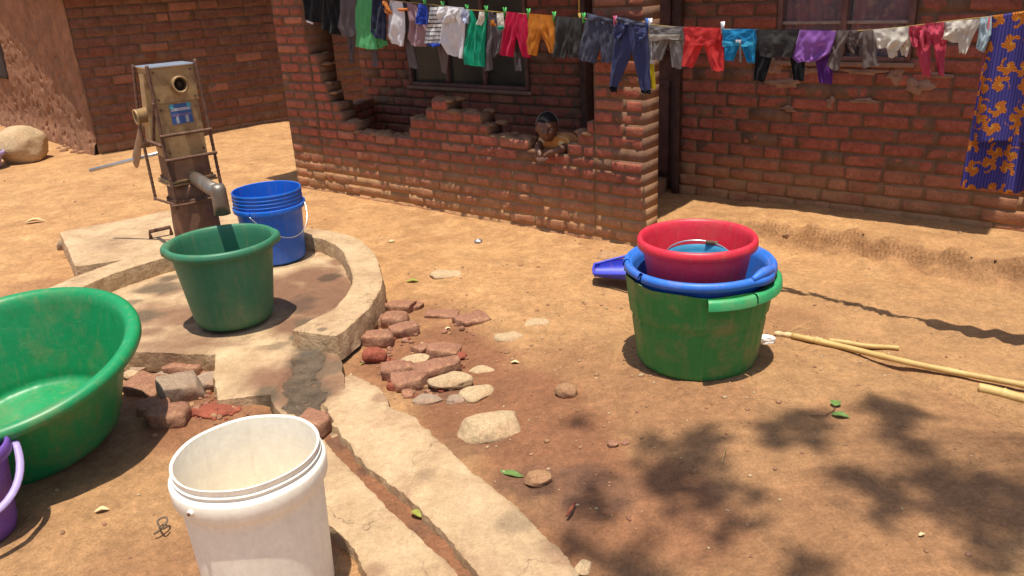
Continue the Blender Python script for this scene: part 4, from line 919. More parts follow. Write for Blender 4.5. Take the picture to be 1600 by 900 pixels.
rock(696, 427, 50, .28, 'dusty rock showing through the soil near the kerb', 'rock', 'rock', 0, .7, 34, .6, group='single stones on the soil')
rock(912, 884, 34, .25, 'thin pale stone chip at the foot of the drain bank', 'rock', 'rock', 60, .8, 35, .3, group='single stones on the soil')
rock(958, 692, 18, .5, 'small orange stone chip on the shaded soil', 'loose_brick', 'rock', 0, .8, 36, .2, group='single stones on the soil')
rock(977, 688, 16, .3, 'flat orange flake beside the small orange chip', 'loose_brick', 'rock', 30, .8, 37, .2, group='single stones on the soil')
rock(1237, 364, 30, .4, 'reddish rock on the ledge below the house wall', 'rock_brown', 'rock', 0, .7, 38, .4, group='ledge stones')
rock(1372, 387, 52, .34, 'dusty rounded rock under the ledge, middle of its row', 'rock_dusty', 'rock', 0, .9, 50, .5, group='ledge stones', z0=-.045)
rock(1326, 378, 30, .34, 'dusty rounded rock under the ledge, left end of its row', 'rock_dusty', 'rock', 10, .9, 51, .5, group='ledge stones', z0=-.045)
rock(1425, 392, 44, .34, 'dusty rounded rock under the ledge, right end of its row', 'rock_dusty', 'rock', 0, .9, 52, .5, group='ledge stones', z0=-.045)
rock(952, 398, 46, .3, 'flat dusty stone at the foot of the porch pier', 'rock_dusty', 'rock', 0, .6, 39, .5, group='single stones on the soil')
G2 = 'rubble heap in front of the apron'
rock(229, 605, 52, .35, 'flat red brick slab next to the big green basin', 'loose_brick', 'brick', -18, .75, 40, .24, group=G2, tilt=6)
rock(291, 582, 56, .4, 'orange brown brick right under the apron edge', 'loose_brick', 'brick', -10, .6, 41, .24, group=G2, tilt=-5)
rock(285, 618, 58, .5, 'largest grey brown block of the heap before the apron', 'rock_grey', 'brick', 35, .7, 42, .05, group=G2, tilt=14)
rock(327, 602, 44, .4, 'grey block wedged against the concrete front block', 'rock_grey', 'brick', 12, .8, 43, .15, group=G2, tilt=5)
rock(262, 655, 56, .42, 'rounded brown brick half in the basin shadow', 'loose_brick', 'brick', 3, .75, 45, .2, group=G2)
rock(222, 577, 30, .45, 'small grey stone hidden close to the big green basin', 'rock_grey', 'rock', 0, .8, 46, .2, group=G2)
rock(249, 628, 18, .5, 'little pale stone squeezed among the brown blocks', 'rock', 'rock', 0, .9, 47, .2, group=G2)
rock(240, 636, 40, .4, 'brown brick piece tucked behind the rounded brown brick', 'loose_brick', 'brick', 25, .7, 71, .2, group=G2, tilt=8)
rock(322, 582, 30, .4, 'small orange brick piece at the inner corner of the front block', 'loose_brick', 'brick', 40, .8, 72, .24, group=G2)
rock(257, 588, 30, .45, 'grey brown chunk between the flat slab and the orange brown brick', 'rock_grey', 'rock', 10, .8, 73, .2, group=G2)
rock(660, 545, 26, .4, 'small brown brick piece behind the pale yellow stone', 'loose_brick', 'brick', -30, .8, 74, .2, group=G1)
rock(648, 478, 24, .4, 'small brick corner behind the dark brick', 'loose_brick', 'brick', 30, .8, 75, .4, group=G1)
rock(716, 556, 22, .5, 'small red brick corner beside the right rear brick', 'red_lump', 'rock', 0, .8, 76, .3, 'brick_lump', G1)
rock(206, 586, 26, .4, 'little pale stone touching the big green basin', 'rock', 'rock', 0, .9, 67, .2, group=G2)
rock(340, 640, 60, .22, 'broken red brick crumbs heaped before the front block', 'red_lump', 'rock', 0, .7, 48, .45, 'brick_lump', G2)
rock(493, 668, 54, .45, 'rounded red brick lying in the channel behind the white bucket', 'loose_brick', 'brick', -30, .75, 49, .0, group='single stones on the soil', z0=.0)
rock(38, 250, 78, .78, 'large round pale boulder beside the mud wall', 'rock', 'rock', 20, .85, 53, .16, 'boulder', None, blocky=.1, cat='boulder')
rock(98, 388, 20, .9, 'small grey stone leaning on the plinth corner', 'rock_grey', 'rock', 0, .5, 54, .2, group='single stones on the soil')
# rubble toe under mud wall, one row of broken render
mb = MB(); r_ = random.Random(9)
for i in range(46):
    s_ = r_.uniform(-.05, 3.6); d_ = -r_.uniform(.04, .17); sc_ = r_.uniform(.012, .045)
    v = IV[::1]*np.array([1, .8, .6])*sc_; v = v*(1+.25*fbm(IV*1.5+i*5, 2))[:, None]; p_ = lpt(s_, d_, 0); mb.add(v+np.array([p_[0], p_[1], gz(p_[0], p_[1])+sc_*.2]), IF)
tag(mb.build('rubble_toe', M['mud']), 'crumbled render heaped along the foot of the mud wall', 'rubble', kind='stuff')
# brick crumbs packed between the loose bricks
mb = MB(); r_ = random.Random(41); KV, KF = ico(2)
for (cx_, cy_, sx_, sy_, n_) in ((620, 520, 30, 22, 60), (660, 590, 42, 22, 80), (600, 560, 20, 14, 30), (290, 615, 55, 30, 80), (340, 640, 35, 14, 50), (730, 500, 30, 14, 25), (715, 560, 14, 22, 25)):
    for i in range(n_):
        g = at(cx_+r_.gauss(0, sx_*.6), cy_+r_.gauss(0, sy_*.6), 0); sc_ = min(.024, abs(r_.gauss(.004, .006))+.003); v = KV*np.array([r_.uniform(.8, 1.4), r_.uniform(.7, 1.1), r_.uniform(.5, .9)])*sc_
        for q_ in range(3): d = np.array([r_.gauss(0, 1), r_.gauss(0, 1), r_.gauss(0, 1)]); d /= np.linalg.norm(d); v = v-np.maximum(v@d-sc_*.6, 0)[:, None]*d
        mb.add(v+np.array([g[0], g[1], gz(g[0], g[1])+sc_*.3]), KF, r_.choice([0, 0, 1, 2]))
tag(mb.build('brick_crumbs', [M['loose_brick'], M['red_lump'], M['rock_brown']], smooth=False), 'reddish brick crumbs filling the gaps of the rubble heaps', 'rubble', kind='stuff')
# grit scattered over the soil
mb = MB(); JV, JF = ico(1); r_ = random.Random(21)
for i in range(1500):
    if r_.random() < .6: x_, y_ = r_.gauss(.2, .9), r_.gauss(2.6, .8)
    else: x_, y_ = r_.uniform(-5, 3.2), r_.uniform(1.5, 7.5)
    if math.hypot(x_+1.45, y_-3.75) < .95 or y_ < 1.4 or x_*NV[0]+y_*NV[1] > 4.8: continue
    gd = min(float(seg_d(np.array([x_]), np.array([y_]), a, b)[0]) for a, b in zip(GROOVE[:-1], GROOVE[1:]))
    if gd < .32: continue
    sc_ = min(.012, .0018+abs(r_.gauss(0, .0028)))*(1+.2*y_/3); v = JV*np.array([r_.uniform(.7, 1.5), r_.uniform(.7, 1.2), r_.uniform(.4, .8)])*sc_; a = r_.uniform(0, 6); c_, s_ = math.cos(a), math.sin(a)
    v = v@np.array([[c_, s_, 0], [-s_, c_, 0], [0, 0, 1]]); mb.add(v+np.array([x_, y_, gz(x_, y_)+sc_*.2]), JF, r_.choice([0, 0, 1, 2]))
tag(mb.build('grit', [M['rock_brown'], M['rock'], M['loose_brick']]), 'small grit and stone chips scattered over the soil', 'grit', kind='stuff')

# ------------------------------------------------------------------ litter: leaves, canes, scraps
def leaf(px, py, Lpx, yaw, label, m='leaf', wid=.42, curl=.3, z=None, group='fallen leaves'):
    g = at(px, py, 0); zg = gz(g[0], g[1]) if z is None else z; g = at(px, py, zg); L_ = Lpx*float((g-CAM)@FW)/F; vs = []; fs = []; n = 12
    for i in range(n+1):
        t = i/n; w_ = L_*wid*math.sin(math.pi*t**.85)**.8*.5
        for j in (-1, -.5, 0, .5, 1): vs.append(((t-.5)*L_, j*w_, .004+abs(j)*w_*curl+L_*.12*math.sin(math.pi*t)*curl+.0015*math.sin(9*t+j*3)))
    for i in range(n):
        for j in range(4): a = i*5+j; fs.append((a, a+1, a+6, a+5))
    o = mobj('leaf', vs, fs, M[m]); o.location = (g[0], g[1], zg+.002); o.rotation_euler = (0, 0, math.radians(yaw)); 
    if label: tag(o, label, 'leaf', group)
    return o
leaf(800, 742, 42, -30, 'long pale green leaf lying on the right edge of the drain bank', 'leaf', .34, .05)
leaf(651, 806, 24, -45, 'yellow green leaf fallen in the drain channel', 'leaf_y', .6, .5, z=.002)
leaf(645, 441, 20, 0, 'pale dry leaf on the soil beyond the rubble heap', 'leaf_y', .5, .4)
leaf(569, 568, 18, 60, 'yellow leaf scrap at the foot of the kerb end', 'leaf_y', .5, .4)
leaf(805, 568, 14, -10, 'small tan leaf behind the big sunken boulder', 'husk', .5, .4)
leaf(700, 515, 10, 10, 'tiny pale leaf between the sunken bricks', 'husk', .6, .4)
leaf(160, 800, 22, 15, 'curled tan leaf on the soil left of the white bucket', 'husk', .45, .6)
leaf(1440, 838, 12, 15, 'tiny tan leaf in the dappled shade, farthest right', 'husk', .5, .4)
leaf(55, 348, 30, 20, 'dry brown leaf litter near the plinth at left', 'husk', .35, .6)
sg = at(1302, 640, .05); spg = empty('leafy_sprig', (sg[0], sg[1], gz(sg[0], sg[1])), 'small sprig with two round green leaves at the edge of the dappled shade', 'sprig')
mb = MB(); r0 = -Vector((sg[0], sg[1], 0)); l2 = lambda px, py: Vector((*(at(px, py, gz(sg[0], sg[1]))-sg)[:2], .006))
tube(mb, [l2(1266, 652), l2(1288, 652), l2(1302, 644), l2(1306, 636)], .0016, 6); mb.build('stem', M['rust'], spg)
for (px, py, L_, yw, wd) in ((1306, 632, 19, 55, .85), (1313, 651, 27, -28, .55)):
    o = leaf(px, py, L_, yw, None, 'leaf', wd, .25); o.parent = spg; o.matrix_parent_inverse = Matrix.Translation(-Vector(spg.location))
def cane(p0, p1, r, label, nodes, sag=0, m='cane'):
    mb = MB(); a, b = Vector(p0), Vector(p1); n = 48; nd = [(i+.5)/nodes for i in range(nodes)]; pts = []; rr = []
    for i in range(n+1):
        t = i/n; p = a.lerp(b, t); p.z -= sag*math.sin(math.pi*t)
        p += Vector((.004*math.sin(t*9), .006*math.sin(t*7+1), 0)); pts.append(p); rr.append(r*(1+.16*max(math.exp(-((t-q)/.012)**2) for q in nd)-.12*t))
    tube(mb, pts, rr, 12); return tag(mb.build('dry_cane', M[m]), label, 'cane', 'dry canes at the foot of the bank')
A3 = lambda px, py, z: Vector(at(px, py, z))
def A4(px, py, r):
    z = 0
    for _ in range(12): g = at(px, py, z); z = .5*z+.5*(gz(g[0], g[1])+r)
    return Vector((g[0], g[1], z))
cane(A4(1296, 533, .010), A4(1405, 545, .010), .011, 'short thin dry cane, farthest from the camera', 2)
cane(A4(1238, 525, .014), A3(1660, 615, -.035), .013, 'longest dry cane running from the basins off the right edge', 4, .004)
cane(A3(1530, 607, -.048), A3(1690, 643, -.048), .019, 'thick yellow cane tucked under the edge of the bank', 2)
# cob / husk pieces and scrap by the basins
mb = MB(); pts = [A4(1210, 521, .008), A4(1235, 524, .009), A4(1262, 529, .009), A4(1285, 532, .008)]
tube(mb, catmull(pts, 5), [.008+.006*abs(math.sin(i*1.1)) for i in range(16)], 10); tag(mb.build('dry_husk', M['husk']), 'lumpy dry husk strip lying beside the basin stack', 'husk')
def crumple(px, py, wpx, m, label, cat, name, z=None, seed=1, flat=.6):
    g = at(px, py, 0.); zg = gz(g[0], g[1]) if z is None else z; W_ = wpx*float((g-CAM)@FW)/F/2
    v, f = ico(3); v = v*(1+.38*fbm(v*2.1+seed*9, 3))[:, None]*np.array([W_, W_*.7, W_*flat]); o = mobj(name, v, f, M[m], smooth=False); o.location = (g[0], g[1], zg+W_*flat*.5); return tag(o, label, cat)
crumple(1199, 517, 28, 'paper', 'crumpled white plastic scrap right beside the basin stack', 'scrap', 'plastic_scrap', seed=3)
crumple(592, 480, 22, 'bluescrap', 'crumpled light blue film wedged behind the rubble bricks', 'scrap', 'film_scrap', seed=5, z=.03)
crumple(747, 374, 13, 'steel', 'tiny silver and blue wrapper on the bare soil before the porch', 'wrapper', 'foil_wrapper', seed=7)
crumple(612, 375, 10, 'husk', 'tiny tan scrap on the soil between kerb and porch', 'scrap', 'leaf_scrap', seed=8)
mb = MB(); r_ = random.Random(4)
for k, (x0, y0, x1, y1) in enumerate([(1230, 519, 1282, 498), (1236, 520, 1283, 512), (1128, 722, 1135, 700)]):
    tube(mb, [A3(x0, y0, .07), A3((x0+x1)/2, (y0+y1)/2-2, .075), A3(x1, y1, .05)], .0012, 5)
tag(mb.build('dry_straw', M['cane']), 'few thin dry straws on the soil by the basins and in the shade', 'straw', kind='stuff')
mb = MB(); tube(mb, [A3(886, 806, .01), A3(892, 795, .018), A3(899, 786, .01)], [.004, .005, .003], 8); tag(mb.build('twig', M['red_lump']), 'reddish twig lying in the wet mud below the drain', 'twig')
mb = MB(); g0 = at(275, 815, .01)
tube(mb, catmull([A3(240, 835, .008), A3(250, 828, .012), A3(261, 815, .016), A3(258, 808, .02), A3(246, 814, .012), A3(253, 826, .02), A3(263, 822, .01)], 4), .003, 6); tag(mb.build('twig', M['bark']), 'curled dry twig on the soil left of the white bucket', 'twig')
mb = MB()
hb = onp(-20, 0, 4)
# ------------------------------------------------------------------ clothes line
LINE = [(440, -62), (475, -38), (555, -8), (600, 0), (665, 6), (693, 10), (730, 15), (760, 17), (790, 20), (826, 22), (866, 27), (912, 29), (962, 34), (1012, 38), (1070, 42), (1128, 44), (1182, 46), (1252, 47), (1310, 47), (1365, 45), (1423, 39), (1478, 32), (1548, 24), (1600, 18), (1700, 2)]
def cl(px): return 3.650-.095*max(0, min(1, (px-900)/650))
def W(px, py, dc=0): c_ = cl(px)+dc; u, z = onp(px, py, cl(px)); return hp(u, c_, z)
def ly(px): return float(np.interp(px, [a for a, b in LINE], [b for a, b in LINE]))
pts = [W(px, py)-Vector((0, 0, .004 if px > 1012 else 0)) for px, py in LINE]; lastp = Vector((2.93, 2.02, 1.52)); pts.append(lastp)
mb = MB(); tube(mb, catmull([tuple(p) for p in pts], 3), .0019, 6); M['rope'] = mat('yellow_rope', (.45, .30, .08), .7, bump=.3, bscale=200)
tag(mb.build('clothes_line', M['rope']), 'thin yellow rope clothes line sagging in front of the porch', 'clothes line')
mb = MB(); a = W(905, 27); b = Vector(a)+Vector((0, .01, .78)); tube(mb, [a, (a+b)/2+Vector((.004, 0, 0)), b], .0035, 6)
tube(mb, [a+Vector((0, 0, .02)), a+Vector((.006, -.004, -.004)), a+Vector((0, 0, -.01))], .007, 6); tag(mb.build('hanging_cord', M['rope']), 'short vertical cord tying the clothes line up to the porch roof', 'cord')
def cloth(name, c, **k):
    kk = dict(rough=.9, var=.06, vscale=25, bump=.25, bscale=45, spec=.1, transl=.28); kk.update(k); m = mat(name, c, **kk)
    if 'Sheen Weight' in m.node_tree.nodes['Principled BSDF'].inputs: m.node_tree.nodes['Principled BSDF'].inputs['Sheen Weight'].default_value = .1
    return m
def panel(mb, Lp, Rp, dc=0, th=.018, folds=3, amp=.010, seed=0, m=0, rows=22, cols=22, top_fold=1):
    """flattened cloth tube between a left and a right edge line given from the top down"""
    r_ = random.Random(seed); ph = r_.uniform(0, 6.28); ph2 = r_.uniform(0, 6.28)
    Lq = resample(Lp, rows+1); Rq = resample(Rp, rows+1); vs = []; n = cols; ring = 2*n
    gs_, gv_ = np.meshgrid(np.linspace(0, 1, n+1), np.linspace(0, 1, rows+1)); nz_g = fbm(np.stack([gs_*(folds+1.2)*1.3+gv_*.8+seed*1.7, gv_*2.6-gs_*.7, 0*gs_+seed*.37], -1), 3)
    for i in range(rows+1):
        v = i/rows; a = W(Lq[i][0]-.8, Lq[i][1], dc); b = W(Rq[i][0]+.8, Rq[i][1], dc); 
        t_ = th*(.45+.55*min(1, v*3)); 
        for k in range(ring):
            if k <= n: s = k/n; sg = -1
            else: s = (ring-k)/n; sg = 1
            p = a.lerp(b, s); env = math.sin(math.pi*s)**.5
            f = amp*(.35+.65*min(1, v*1.6+.2))*(.55*math.sin(folds*1.4*math.pi*s+ph+1.9*v)+2.6*nz_g[i, k if k <= n else ring-k])
            d = sg*t_*.5*env+f*(.3+.7*env)
            p = p+Vector((NV[0], NV[1], 0))*d+Vector((0, 0, 1))*(.0025*math.sin(9*s+ph+5*v)*v)
            vs.append(p)
    fs = [(i*ring+k, i*ring+(k+1) % ring, (i+1)*ring+(k+1) % ring, (i+1)*ring+k) for i in range(rows) for k in range(ring)]
    mb.add(vs, fs, m)
_cs = [0]
def garment(name, label, cat, mats, panels, parts=()):
    _cs[0] += 1; mb = MB()
    for k, p in enumerate(panels):
        kw = dict(p[2]) if len(p) > 2 else {}; kw.setdefault('seed', _cs[0]*7+k); panel(mb, p[0], p[1], **kw)
    o = mb.build(name, mats); tag(o, label, cat, 'washing on the line')
    for pn, pm, pl in parts:
        mb = MB()
        for k, p in enumerate(pl): kw = dict(p[2]) if len(p) > 2 else {}; kw.setdefault('seed', _cs[0]*5+k); panel(mb, p[0], p[1], **kw)
        mb.build(pn, pm, o)
    return o
def pants(wl, wr, crot, ll, lr, rl, rr, **k):
    """waist left/right, crotch point, left leg hem (l,r), right leg hem (l,r)"""
    mx = ((wl[0]+wr[0])/2, (wl[1]+wr[1])/2)
    d = dict(folds=2, amp=.006, th=.026); d.update(k)
    hipl = (wl[0]*.6+ll[0]*.4 - 1, wl[1]*.6+ll[1]*.4); hipr = (wr[0]*.6+rr[0]*.4+1, wr[1]*.6+rr[1]*.4)
    return [([wl, hipl, ll], [(mx[0]+1, mx[1]), (crot[0]+1, crot[1]), lr], d), ([(mx[0]-1, mx[1]), (crot[0]-1, crot[1]), rl], [wr, hipr, rr], d)]
K = {k: cloth(k, c) for k, c in dict(cl_black=(.012, .013, .016), cl_navy=(.02, .025, .055), cl_grey=(.13, .11, .12), cl_green=(.10, .42, .16), cl_white=(.74, .73, .76), cl_mauve=(.36, .22, .25),
     cl_blue=(.03, .07, .45), cl_teal=(.01, .34, .19), cl_crimson=(.52, .012, .06), cl_orange=(.55, .19, .025), cl_char=(.05, .048, .047), cl_slate=(.075, .08, .12), cl_denim=(.055, .065, .16),
     cl_lgrey=(.20, .185, .18), cl_band=(.42, .39, .34), cl_red=(.62, .05, .05), cl_sky=(.02, .25, .52), cl_skyband=(.05, .38, .62), cl_purple=(.32, .13, .47), cl_dpurple=(.12, .03, .22), cl_brown=(.17, .13, .12), cl_dbrown=(.05, .035, .035),
     cl_cream=(.68, .64, .56), cl_pink=(.55, .07, .12), cl_paleblue=(.45, .58, .64), cl_yellow=(.75, .6, .03), cl_ocol=(.60, .22, .06)).items()}
stripe = cloth('cl_stripe', (.70, .70, .70))
def add_stripes(m, scale, c2, axis_='Z', w_=.25):
    t = m.node_tree; N = t.nodes; L = t.links; P = N['Principled BSDF']; src = P.inputs['Base Color'].links[0].from_socket
    tc = N.new('ShaderNodeTexCoord'); sx = N.new('ShaderNodeSeparateXYZ'); L.new(tc.outputs['Object'], sx.inputs[0]); mu = N.new('ShaderNodeMath'); mu.operation = 'MULTIPLY'; mu.inputs[1].default_value = scale
    L.new(sx.outputs[axis_], mu.inputs[0]); fr = N.new('ShaderNodeMath'); fr.operation = 'FRACT'; L.new(mu.outputs[0], fr.inputs[0]); lt = N.new('ShaderNodeMath'); lt.operation = 'LESS_THAN'; lt.inputs[1].default_value = w_; L.new(fr.outputs[0], lt.inputs[0])
    mx = N.new('ShaderNodeMix'); mx.data_type = 'RGBA'; L.new(lt.outputs[0], mx.inputs[0]); L.new(src, mx.inputs[6]); mx.inputs[7].default_value = (*c2, 1); L.new(mx.outputs[2], P.inputs['Base Color'])
    for l in list(src.links):
        if l.to_node.type == 'BSDF_TRANSLUCENT': L.new(mx.outputs[2], l.to_socket)
add_stripes(stripe, 42, (.04, .04, .05))
garment('black_shirt', 'black top with a small white print, leftmost piece of washing', 'top', K['cl_black'], [([(474, -38), (474, 0), (478, 30)], [(505, -28), (506, 5), (506, 38)], dict(folds=3))],
        [('print', K['cl_white'], [([(482, 31), (482, 34)], [(492, 35), (491, 38)], dict(dc=-.016, th=.002, amp=.001, rows=3, cols=6))])])
garment('dark_trousers', 'very dark trousers hanging between the black top and a grey shirt', 'trousers', K['cl_black'], [([(506, -30), (503, 10), (504, 45)], [(533, -20), (532, 20), (531, 56)], dict(folds=3, amp=.012))])
garment('grey_shirt', 'grey shirt left of the light green one', 'shirt', K['cl_grey'], [([(532, -22), (532, 20), (528, 42), (533, 50), (537, 58)], [(557, -14), (556, 20), (557, 40), (557, 50), (557, 56)], dict(folds=3)), ([(537, 55), (541, 80), (542, 99)], [(550, 53), (547, 80), (545, 100)], dict(dc=.03, th=.01))])
garment('green_shirt', 'light green t shirt with round collar near the left end', 'shirt', K['cl_green'], [([(556, -15), (556, 25), (556, 73)], [(584, -8), (586, 25), (590, 78)], dict(folds=2, amp=.012)), ([(578, 10), (584, 45), (588, 77)], [(584, 10), (598, 55), (601, 70)], dict(folds=1, dc=.02))])
garment('grey_strap', 'thin grey strap dangling below the light green shirt', 'strap', K['cl_grey'], [([(573, -4), (573, 60), (575, 105)], [(579, -4), (578, 60), (582, 106)], dict(dc=.045, th=.006, folds=1, amp=.003))])
garment('navy_shirt', 'dark navy top between the light green shirt and the white vest', 'top', K['cl_navy'], [([(585, -8), (582, 30), (581, 50), (588, 58)], [(606, -1), (605, 30), (605, 50), (605, 63)], dict(folds=2, dc=-.01))])
garment('white_vest', 'white vest hanging under an orange collar', 'vest', K['cl_white'], [([(610, 0), (607, 24), (605, 55), (613, 68)], [(628, 3), (632, 24), (633, 50), (630, 73)], dict(folds=2))],
        [('orange_collar', K['cl_ocol'], [([(599, 0), (600, 10), (606, 20)], [(606, 1), (611, 14), (617, 24)], dict(dc=-.015, folds=1, th=.01)), ([(625, 13), (625, 17)], [(641, 12), (640, 17)], dict(dc=-.02, folds=1, rows=4, th=.01))])])
garment('grey_sleeve_shirt', 'long grey top whose sleeve hangs below the white vest', 'top', K['cl_grey'], [([(622, 3), (622, 40), (626, 75), (632, 106)], [(638, 4), (636, 40), (640, 75), (646, 109)], dict(dc=.04, folds=1, th=.012))])
garment('mauve_shirt', 'dusty mauve shirt with a drooping neckline', 'shirt', K['cl_mauve'], [([(636, 3), (641, 35), (637, 60), (644, 71)], [(650, 8), (662, 30), (667, 50), (664, 73)], dict(folds=2, amp=.014)), ([(650, 14), (654, 40), (655, 70)], [(668, 12), (669, 40), (668, 66)], dict(folds=1, dc=.012))])
garment('blue_cloth', 'small crumpled royal blue cloth pegged over the mauve shirt', 'cloth', K['cl_blue'], [([(660, 5), (658, 20), (655, 36)], [(671, 8), (673, 22), (673, 38)], dict(dc=-.03, folds=2))])
garment('striped_vest', 'white vest with thin dark stripes and blue hem', 'vest', stripe, [([(673, 9), (669, 35), (663, 67)], [(692, 12), (691, 35), (688, 68)], dict(folds=2, amp=.012))], [('hem', K['cl_blue'], [([(669, 67), (669, 71)], [(688, 68), (687, 73)], dict(dc=-.006, rows=3))])])
garment('dark_sleeve_shirt', 'dark grey long sleeve top behind the striped vest', 'top', K['cl_brown'], [([(674, 8), (674, 60), (680, 95), (683, 114)], [(692, 10), (693, 60), (692, 95), (690, 116)], dict(dc=.045, folds=1, th=.012))])
garment('white_shirt', 'bright white t shirt with crumpled collar, widest white piece', 'shirt', K['cl_white'], [([(696, 9), (692, 35), (688, 65), (700, 84)], [(724, 12), (727, 35), (725, 65), (723, 92)], dict(folds=2, amp=.013)), ([(690, 10), (688, 20), (690, 34)], [(722, 12), (718, 22), (712, 36)], dict(folds=3, amp=.016, dc=-.02))])
garment('patterned_scrap', 'small blue and white patterned cloth left of the emerald vest', 'cloth', cloth('cl_bw', (.55, .6, .75), dirt=(.03, .06, .4), dscale=60, damt=1), [([(723, 13), (723, 24), (726, 34)], [(734, 15), (735, 25), (733, 37)], dict(dc=-.012, folds=2))])
garment('emerald_vest', 'emerald green sleeveless vest with deep neckline', 'vest', K['cl_teal'], [([(732, 15), (732, 30), (728, 60), (721, 78), (726, 100)], [(738, 16), (744, 36), (745, 60), (745, 80), (746, 103)], dict(folds=2)), ([(756, 17), (744, 36), (743, 60), (743, 80), (744, 103)], [(762, 18), (760, 36), (759, 60), (758, 85), (757, 104)], dict(folds=1))])
garment('white_sock', 'pale sock pegged right above the emerald vest', 'sock', K['cl_cream'], [([(755, 17), (754, 28), (750, 37)], [(762, 18), (762, 30), (757, 39)], dict(dc=-.03, folds=1, amp=.004))])
garment('grey_longsleeve', 'grey brown long sleeve top left of the crimson trousers', 'top', K['cl_grey'], [([(763, 18), (762, 40), (753, 75), (758, 111)], [(768, 18), (773, 50), (768, 80), (768, 109)], dict(folds=1, dc=.006)), ([(768, 24), (771, 50), (768, 92)], [(784, 22), (786, 50), (782, 80)], dict(folds=2, dc=.01))],
        [('collar_patch', K['cl_orange'], [([(768, 31), (769, 40)], [(772, 31), (776, 41)], dict(dc=-.008, rows=4, cols=6, th=.006))])])
garment('white_sock', 'white sock with a green toe pegged beside the crimson trousers', 'sock', K['cl_cream'], [([(782, 20), (783, 30), (784, 42)], [(791, 20), (792, 30), (793, 42)], dict(dc=-.03, folds=1, amp=.004))], [('toe', K['cl_teal'], [([(784, 40), (785, 45)], [(793, 40), (792, 45)], dict(dc=-.032, rows=4))])])
garment('crimson_trousers', 'crimson red child trousers hanging full length', 'trousers', K['cl_crimson'], pants((793, 18), (824, 22), (807, 50), (781, 85), (801, 89), (817, 88), (828, 90)))
garment('grey_sock', 'thin grey sock dangling under the crimson trousers', 'sock', K['cl_grey'], [([(796, 20), (796, 80), (797, 112)], [(802, 20), (803, 80), (806, 112)], dict(dc=.05, th=.008, folds=1))])
garment('orange_trousers', 'orange child trousers hanging full length', 'trousers', K['cl_orange'], pants((826, 21), (865, 24), (845, 48), (824, 84), (838, 87), (860, 82), (868, 84)))
garment('charcoal_shorts', 'charcoal shorts right of the orange trousers', 'shorts', K['cl_char'], pants((868, 25), (909, 28), (888, 66), (861, 86), (884, 92), (890, 90), (907, 90), amp=.009))
garment('slate_shorts', 'long slate grey shorts left of the navy joggers', 'shorts', K['cl_slate'], pants((918, 26), (958, 32), (939, 66), (904, 92), (930, 99), (941, 98), (956, 97), amp=.009),
        [('waistband', K['cl_slate'], [([(919, 20), (918, 29)], [(958, 30), (957, 38)], dict(dc=-.006, rows=4, th=.02))])])
garment('navy_joggers', 'longest navy blue joggers with black ankle cuffs', 'trousers', K['cl_denim'], pants((965, 33), (1011, 38), (988, 78), (953, 134), (964, 136), (1002, 140), (1016, 141), amp=.008)+[([(966, 38), (963, 52), (966, 62)], [(981, 39), (980, 48), (970, 62)], dict(dc=-.028, folds=1)), ([(995, 42), (996, 54), (1002, 62)], [(1014, 42), (1014, 56), (1010, 64)], dict(dc=-.028, folds=1))],
        [('waistband', K['cl_slate'], [([(966, 25), (965, 33)], [(1010, 36), (1010, 42)], dict(dc=-.01, rows=4, th=.03))]), ('cuff', K['cl_black'], [([(953, 134), (955, 143)], [(964, 136), (963, 144)], dict(rows=4))]), ('cuff', K['cl_black'], [([(1002, 140), (1004, 146)], [(1017, 141), (1016, 147)], dict(rows=4))])])
garment('white_yellow_strip', 'narrow white garment edge turning yellow beside the navy joggers', 'garment', K['cl_white'], [([(1012, 38), (1011, 70), (1013, 100)], [(1017, 39), (1016, 70), (1018, 101)], dict(dc=.02, folds=1, th=.01, amp=.003))], [('yellow_end', K['cl_yellow'], [([(1013, 100), (1014, 140)], [(1018, 101), (1021, 139)], dict(dc=.02, th=.01, folds=1, amp=.003))])])
garment('white_strip', 'narrow white garment edge left of the navy joggers', 'garment', K['cl_white'], [([(960, 34), (958, 60), (955, 82)], [(964, 35), (961, 60), (957, 83)], dict(dc=.01, folds=1, th=.008, amp=.002))])
garment('grey_joggers', 'grey joggers folded over the line with pale waistband in front', 'trousers', K['cl_lgrey'], [([(1018, 39), (1019, 55)], [(1069, 42), (1066, 58)], dict(dc=-.018, folds=4, amp=.004, th=.01))]+pants((1018, 40), (1069, 42), (1043, 58), (1017, 94), (1032, 95), (1048, 104), (1062, 108), dc=.016),
        [('waistband', K['cl_band'], [([(1020, 53), (1019, 63)], [(1067, 53), (1065, 60)], dict(dc=-.026, rows=4, th=.008, amp=.003))])])
garment('red_trousers', 'bright coral red trousers folded over the line', 'trousers', K['cl_red'], [([(1070, 42), (1073, 56), (1074, 70)], [(1128, 44), (1124, 58), (1119, 71)], dict(dc=-.02, folds=5, amp=.005, th=.01))]+pants((1070, 42), (1128, 44), (1097, 66), (1063, 103), (1079, 106), (1111, 110), (1129, 112), dc=.016))
